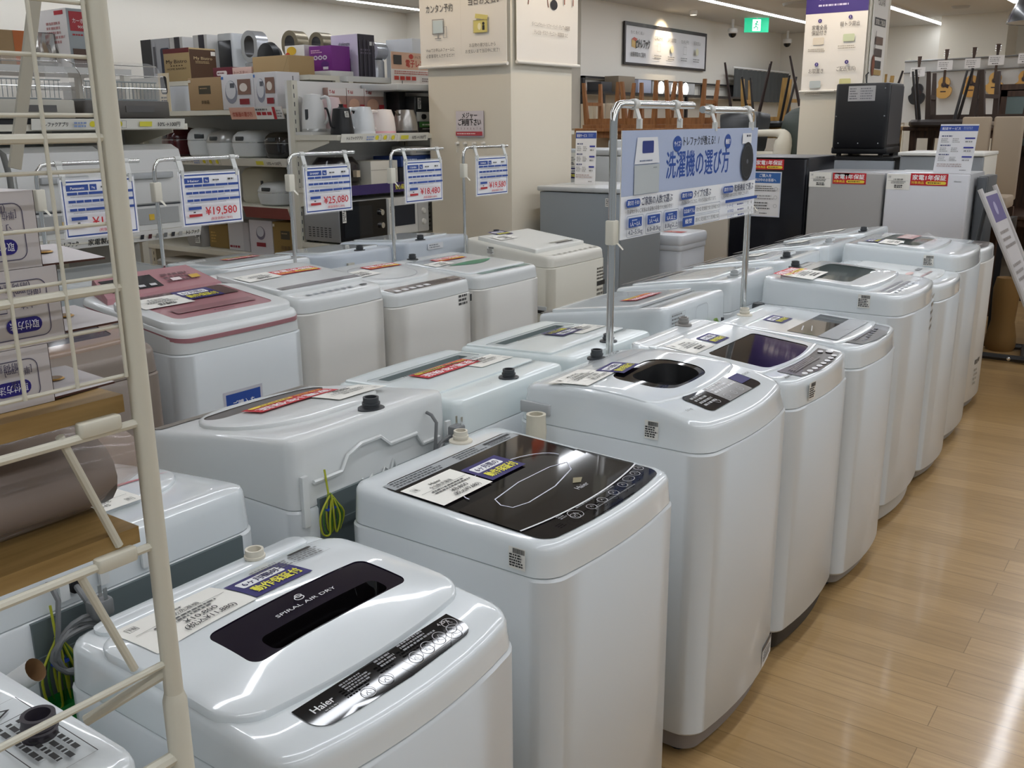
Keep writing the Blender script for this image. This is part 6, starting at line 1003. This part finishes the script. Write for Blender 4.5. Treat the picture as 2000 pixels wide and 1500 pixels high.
# wall rail, shelf, mirror, curtain
t = thing('wall_rail', 'black steel rail and shelf frame along the white side wall', 'shelf', (-6.45, 10.45, 0)); BR = mat('#1d1a1c', .4); b = MB(BR); b.box(-.02, .02, 0, 4.6, 2.07, 2.095); b.build('top_rail', t); [MB(BR).box(-.02, .02, y, y+.05, 0 if y < .1 else 1.9, 2.09).build('post', t) for y in (0, 1.0, 2.2, 3.4, 4.5)]; MB(BR).box(-.02, .3, 0, 4.6, 1.88, 1.905).build('shelf_board', t)
b = MB(BR); [b.box(.26, .3, y, y+.04, 0, 1.88) for y in (.02, 2.3, 4.54)]; b.build('front_frame', t)
for y, z1, w_, cc, lb in ((10.62, 2.02, .26, '#2e2f33', 'dark box at the left end of the black wall shelf'), (11.12, 2.1, .42, '#7d7160', 'olive brown box standing on the black wall shelf'), (11.6, 2.07, .35, '#a9b0c4', 'pale blue patterned box on the black wall shelf')): carton(lb, -6.4, -6.2, y-w_/2, y+w_/2, 1.906, z1, cc)
t = thing('mirror', 'wide low mirror with round bulbs leaning on the black wall shelf', 'mirror', (-6.3, 12.0, 1.906)); MB(mat('#d5dae2', .05, metal=.6)).box(-.02, 0, 0, 1.3, 0, .16).build('glass', t); [MB(mat('#fff8ea', .3, emit=2.5)).lathe([(.09, .002), (.06, .02), (.0001, .03)], y, .08, 16, None, axis='x').build('bulb', t) for y in (.25, .65, 1.0)]
t = thing('curtain', 'dark grey pleated curtain hung on the white side wall', 'curtain', (-6.38, 14.75, 1.85)); b = MB(mat('#4a4d4d', .8)); n_ = 80; b.loft([[(.05+.035*math.sin(i*.95), 2.3*i/n_, z) for i in range(n_+1)] for z in (0, .48)]+[[(.06+.035*math.sin(i*.95), 2.3*i/n_, z) for i in range(n_+1)] for z in (.48, 0)], None, False, False, False); b.build('cloth', t); MB(HOUS).tube([(.05, -.05, .5), (.05, 2.35, .5)], .015, 8).build('curtain_rod', t)
# low white cabinets filling the floor behind the fridges
for x, w_, lb in ((-5.75, .6, 'pale stack of folded table parts left of the brown table'),):
    t = thing('shelf_stack', lb, 'shelf', (x, 9.8, 0)); [MB(mat('#b7a78c', .6)).box(-.3, .3, -.2, .2, .3*i, .3*i+.28).build('board_block', t) for i in range(5)]; [MB(mat('#c9bda6', .6)).box(-.28+i*.11, -.22+i*.11, -.05, .02, 1.48, 1.75).build('upright_slat', t) for i in range(5)]
# guitars
def guitar(label, x, z, s_, m_, rz=0, red=False):
    t = thing('guitar', label, 'guitar', (x, 15.3, z), 0, 'guitars hung on the wall rail'); P = []
    for i in range(40):
        a = 2*math.pi*i/40; r_ = (.19+.035*math.cos(2*a)*0) ; yy = -math.cos(a)*.24; ww = (.19 if yy < 0 else .145)*abs(math.sin(a))**.75*(1-.22*math.exp(-((yy-.04)/.06)**2)); P.append((math.copysign(ww, math.sin(a))*s_, yy*s_))
    MB(m_).prism(P, lambda u, v: (u, .05*s_, v), lambda u, v: (u, -.05*s_, v), m_).build('body', t); c = Cv(0, 0); c.circ(0, .06*s_, .05*s_, '#1c1412'); c.ring(0, .06*s_, .058*s_, .006, '#5a4026'); c.rect(-.06*s_, -.1*s_, .06*s_, -.075*s_, '#2c1a12'); c.poly([(.02*s_, .02*s_), (.1*s_, -.02*s_), (.12*s_, .06*s_), (.06*s_, .08*s_)], '#2a1410')
    c.put(MB(), plane_fn((0, -.0505*s_, 0), XP, ZP), .001).build('sound_hole', t); MB(DARKW).box(-.026*s_, .026*s_, -.065*s_, -.045*s_, .05*s_, .66*s_).build('neck', t); MB(DARKW if not red else mat('#5a1216', .3)).loft([[(-.03*s_, y, .66*s_), (.03*s_, y, .66*s_), (.045*s_, y, .84*s_), (-.045*s_, y, .84*s_)] for y in (-.06*s_, -.04*s_)]).build('headstock', t)
    b = MB(CHROME); [b.box(q*.05*s_-.01*s_, q*.05*s_+.01*s_, -.055*s_, -.045*s_, (.69+.05*j)*s_, (.705+.05*j)*s_) for q in (-1, 1) for j in range(3)]; b.build('tuning_pegs', t); return t
NAT = mat('#c59a52', .25, coat=.4); NAT2 = mat('#b98a40', .25, coat=.4)
GS = [(-3.72, 1.9, 'guitar with a pale headstock at the left end of the rail', BLACK), (-3.36, 1.98, 'natural acoustic guitar, first light one from the left', NAT), (-3.0, 1.99, 'golden acoustic guitar, second light one from the left', NAT2), (-2.7, 2.02, 'curvy natural acoustic guitar, third light one from the left', NAT), (-2.33, 2.03, 'broad golden acoustic guitar nearest the dark chairs', NAT2), (-2.0, 2.0, 'slim dark guitar with a red headstock', mat('#5a1216', .3, coat=.4)), (-1.62, 1.96, 'dark guitar with pointed horns above the glass cabinet', mat('#3a2a24', .3))]
for i, (x, z, lb, m_) in enumerate(GS): guitar(lb, x, z, .62, m_, 0, i == 5)
t = thing('guitar_rail', 'long grey rail panel carrying the guitars and price cards', 'rail', (-3.95, 15.4, 0)); MB(mat('#c4c4c0', .5)).box(0, 2.8, .0, .03, 1.5, 2.38).build('panel', t); b = MB(mat('#7d7d7c', .4)); b.tube([(0, -.03, 2.36), (2.8, -.03, 2.4)], .012, 8); b.tube([(0, -.03, 2.2), (2.8, -.03, 2.24)], .01, 8); b.build('rail_bar', t); [MB(IVORY).box(x, x+.05, .03, .08, 0, 2.4).build('post', t) for x in (0, 1.4, 2.75)]
for i, (x, z, lb, m_) in enumerate(GS): 
    if i < 6: q = thing('price_tag', 'white price tag hung on the '+lb.replace(' with a pale headstock', '').replace(' with a red headstock', ''), 'price tag', (x+.0, 15.22, z+.24), 0, 'guitar price tags'); c = Cv(.2, .13, '#dcdad8'); c.dash(.02, .04, .18, .11, 3, '#9a9896'); c.dash(.05, .01, .15, .03, 1, '#4a4846'); sheet(c, (-.1, 0, 0), XP, ZP, 'printed_card', q, None, .002, None, .002)
# right edge: tilted sign on a stand, bench with tapered legs, cart frame
t = thing('floor_sign', 'tilted white floor sign with a violet head at the right edge', 'sign', (-1.04, 6.0, 0)); c = Cv(.42, 1.2, '#c9c6c6'); c.rect(.04, 1.02, .4, 1.18, '#5a4f86'); c.circ(.2, 1.1, .04, '#a9a3c4'); [c.dash(.06, .85-i*.2, .38, .98-i*.2, 3, '#9a9490', .4) for i in range(4)]
nrm = Vector((.26, 0, -.60)).normalized(); sheet(c, (.5, 0, .05), YP, (-.43, 0, .903), 'printed_panel', t, None, .012, mat('#d5d2d0', .4), .001); b = MB(mat('#b9b6b4', .35)); b.tube([(.52, -.006, .03), (-.03, -.006, 1.16)], .014, 8); b.tube([(.52, .426, .03), (-.03, .426, 1.16)], .014, 8); b.build('frame', t); MB(DGREY).tube([(-.02, .2, 1.1), (-.14, .2, .0)], .012, 8).build('rear_leg', t)
FUR = mat('#7d5c2c', .8, bump=120)
t = thing('bench', 'white cushioned bench with dark drawer front on thick tan legs at the right edge', 'bench', (-.55, 7.35, 0)); MB(BLACK).box(-.45, .8, .1, .6, .5, .86).build('drawer_box', t); MB(mat('#b9b2a4', .6)).rbox(-.42, .85, .0, .62, .9, 1.03, .05, .03).build('cushion', t); MB(mat('#dcd8d0', .4)).box(-.46, .85, .05, .62, .862, .898).build('top_board', t)
for x, y in ((-.5, -.12), (-.24, .3), (.6, -.1), (.6, .4)): MB(FUR).lathe([(.085, 0), (.1, .03), (.095, .1), (.075, .2), (.08, .3), (.085, .42), (.07, .5)], x, y, 18, None, True, True).build('leg', t)
MB(BLACK).box(-.62, -.58, .05, .5, .0, .86).build('side_panel', t)
t = thing('cart_frame', 'black tubular cart frame lying on the floor behind the far washers', 'cart', (-.95, 7.05, 0)); [MB(mat('#1b1a1b', .4)).tube([(-.2, y, .03), (.9, y, .03)], .022, 8).build('side_tube', t) for y in (-.2, .19)]; MB(mat('#3a3836', .4)).tube([(.1, -.2, .035), (.05, .19, .035)], .018, 8).build('cross_tube', t); [MB(CHROME).lathe([(.012, -.224), (.0001, -.228)], x, .03, 10, None, axis='y').build('bolt', t) for x in (.02,)]
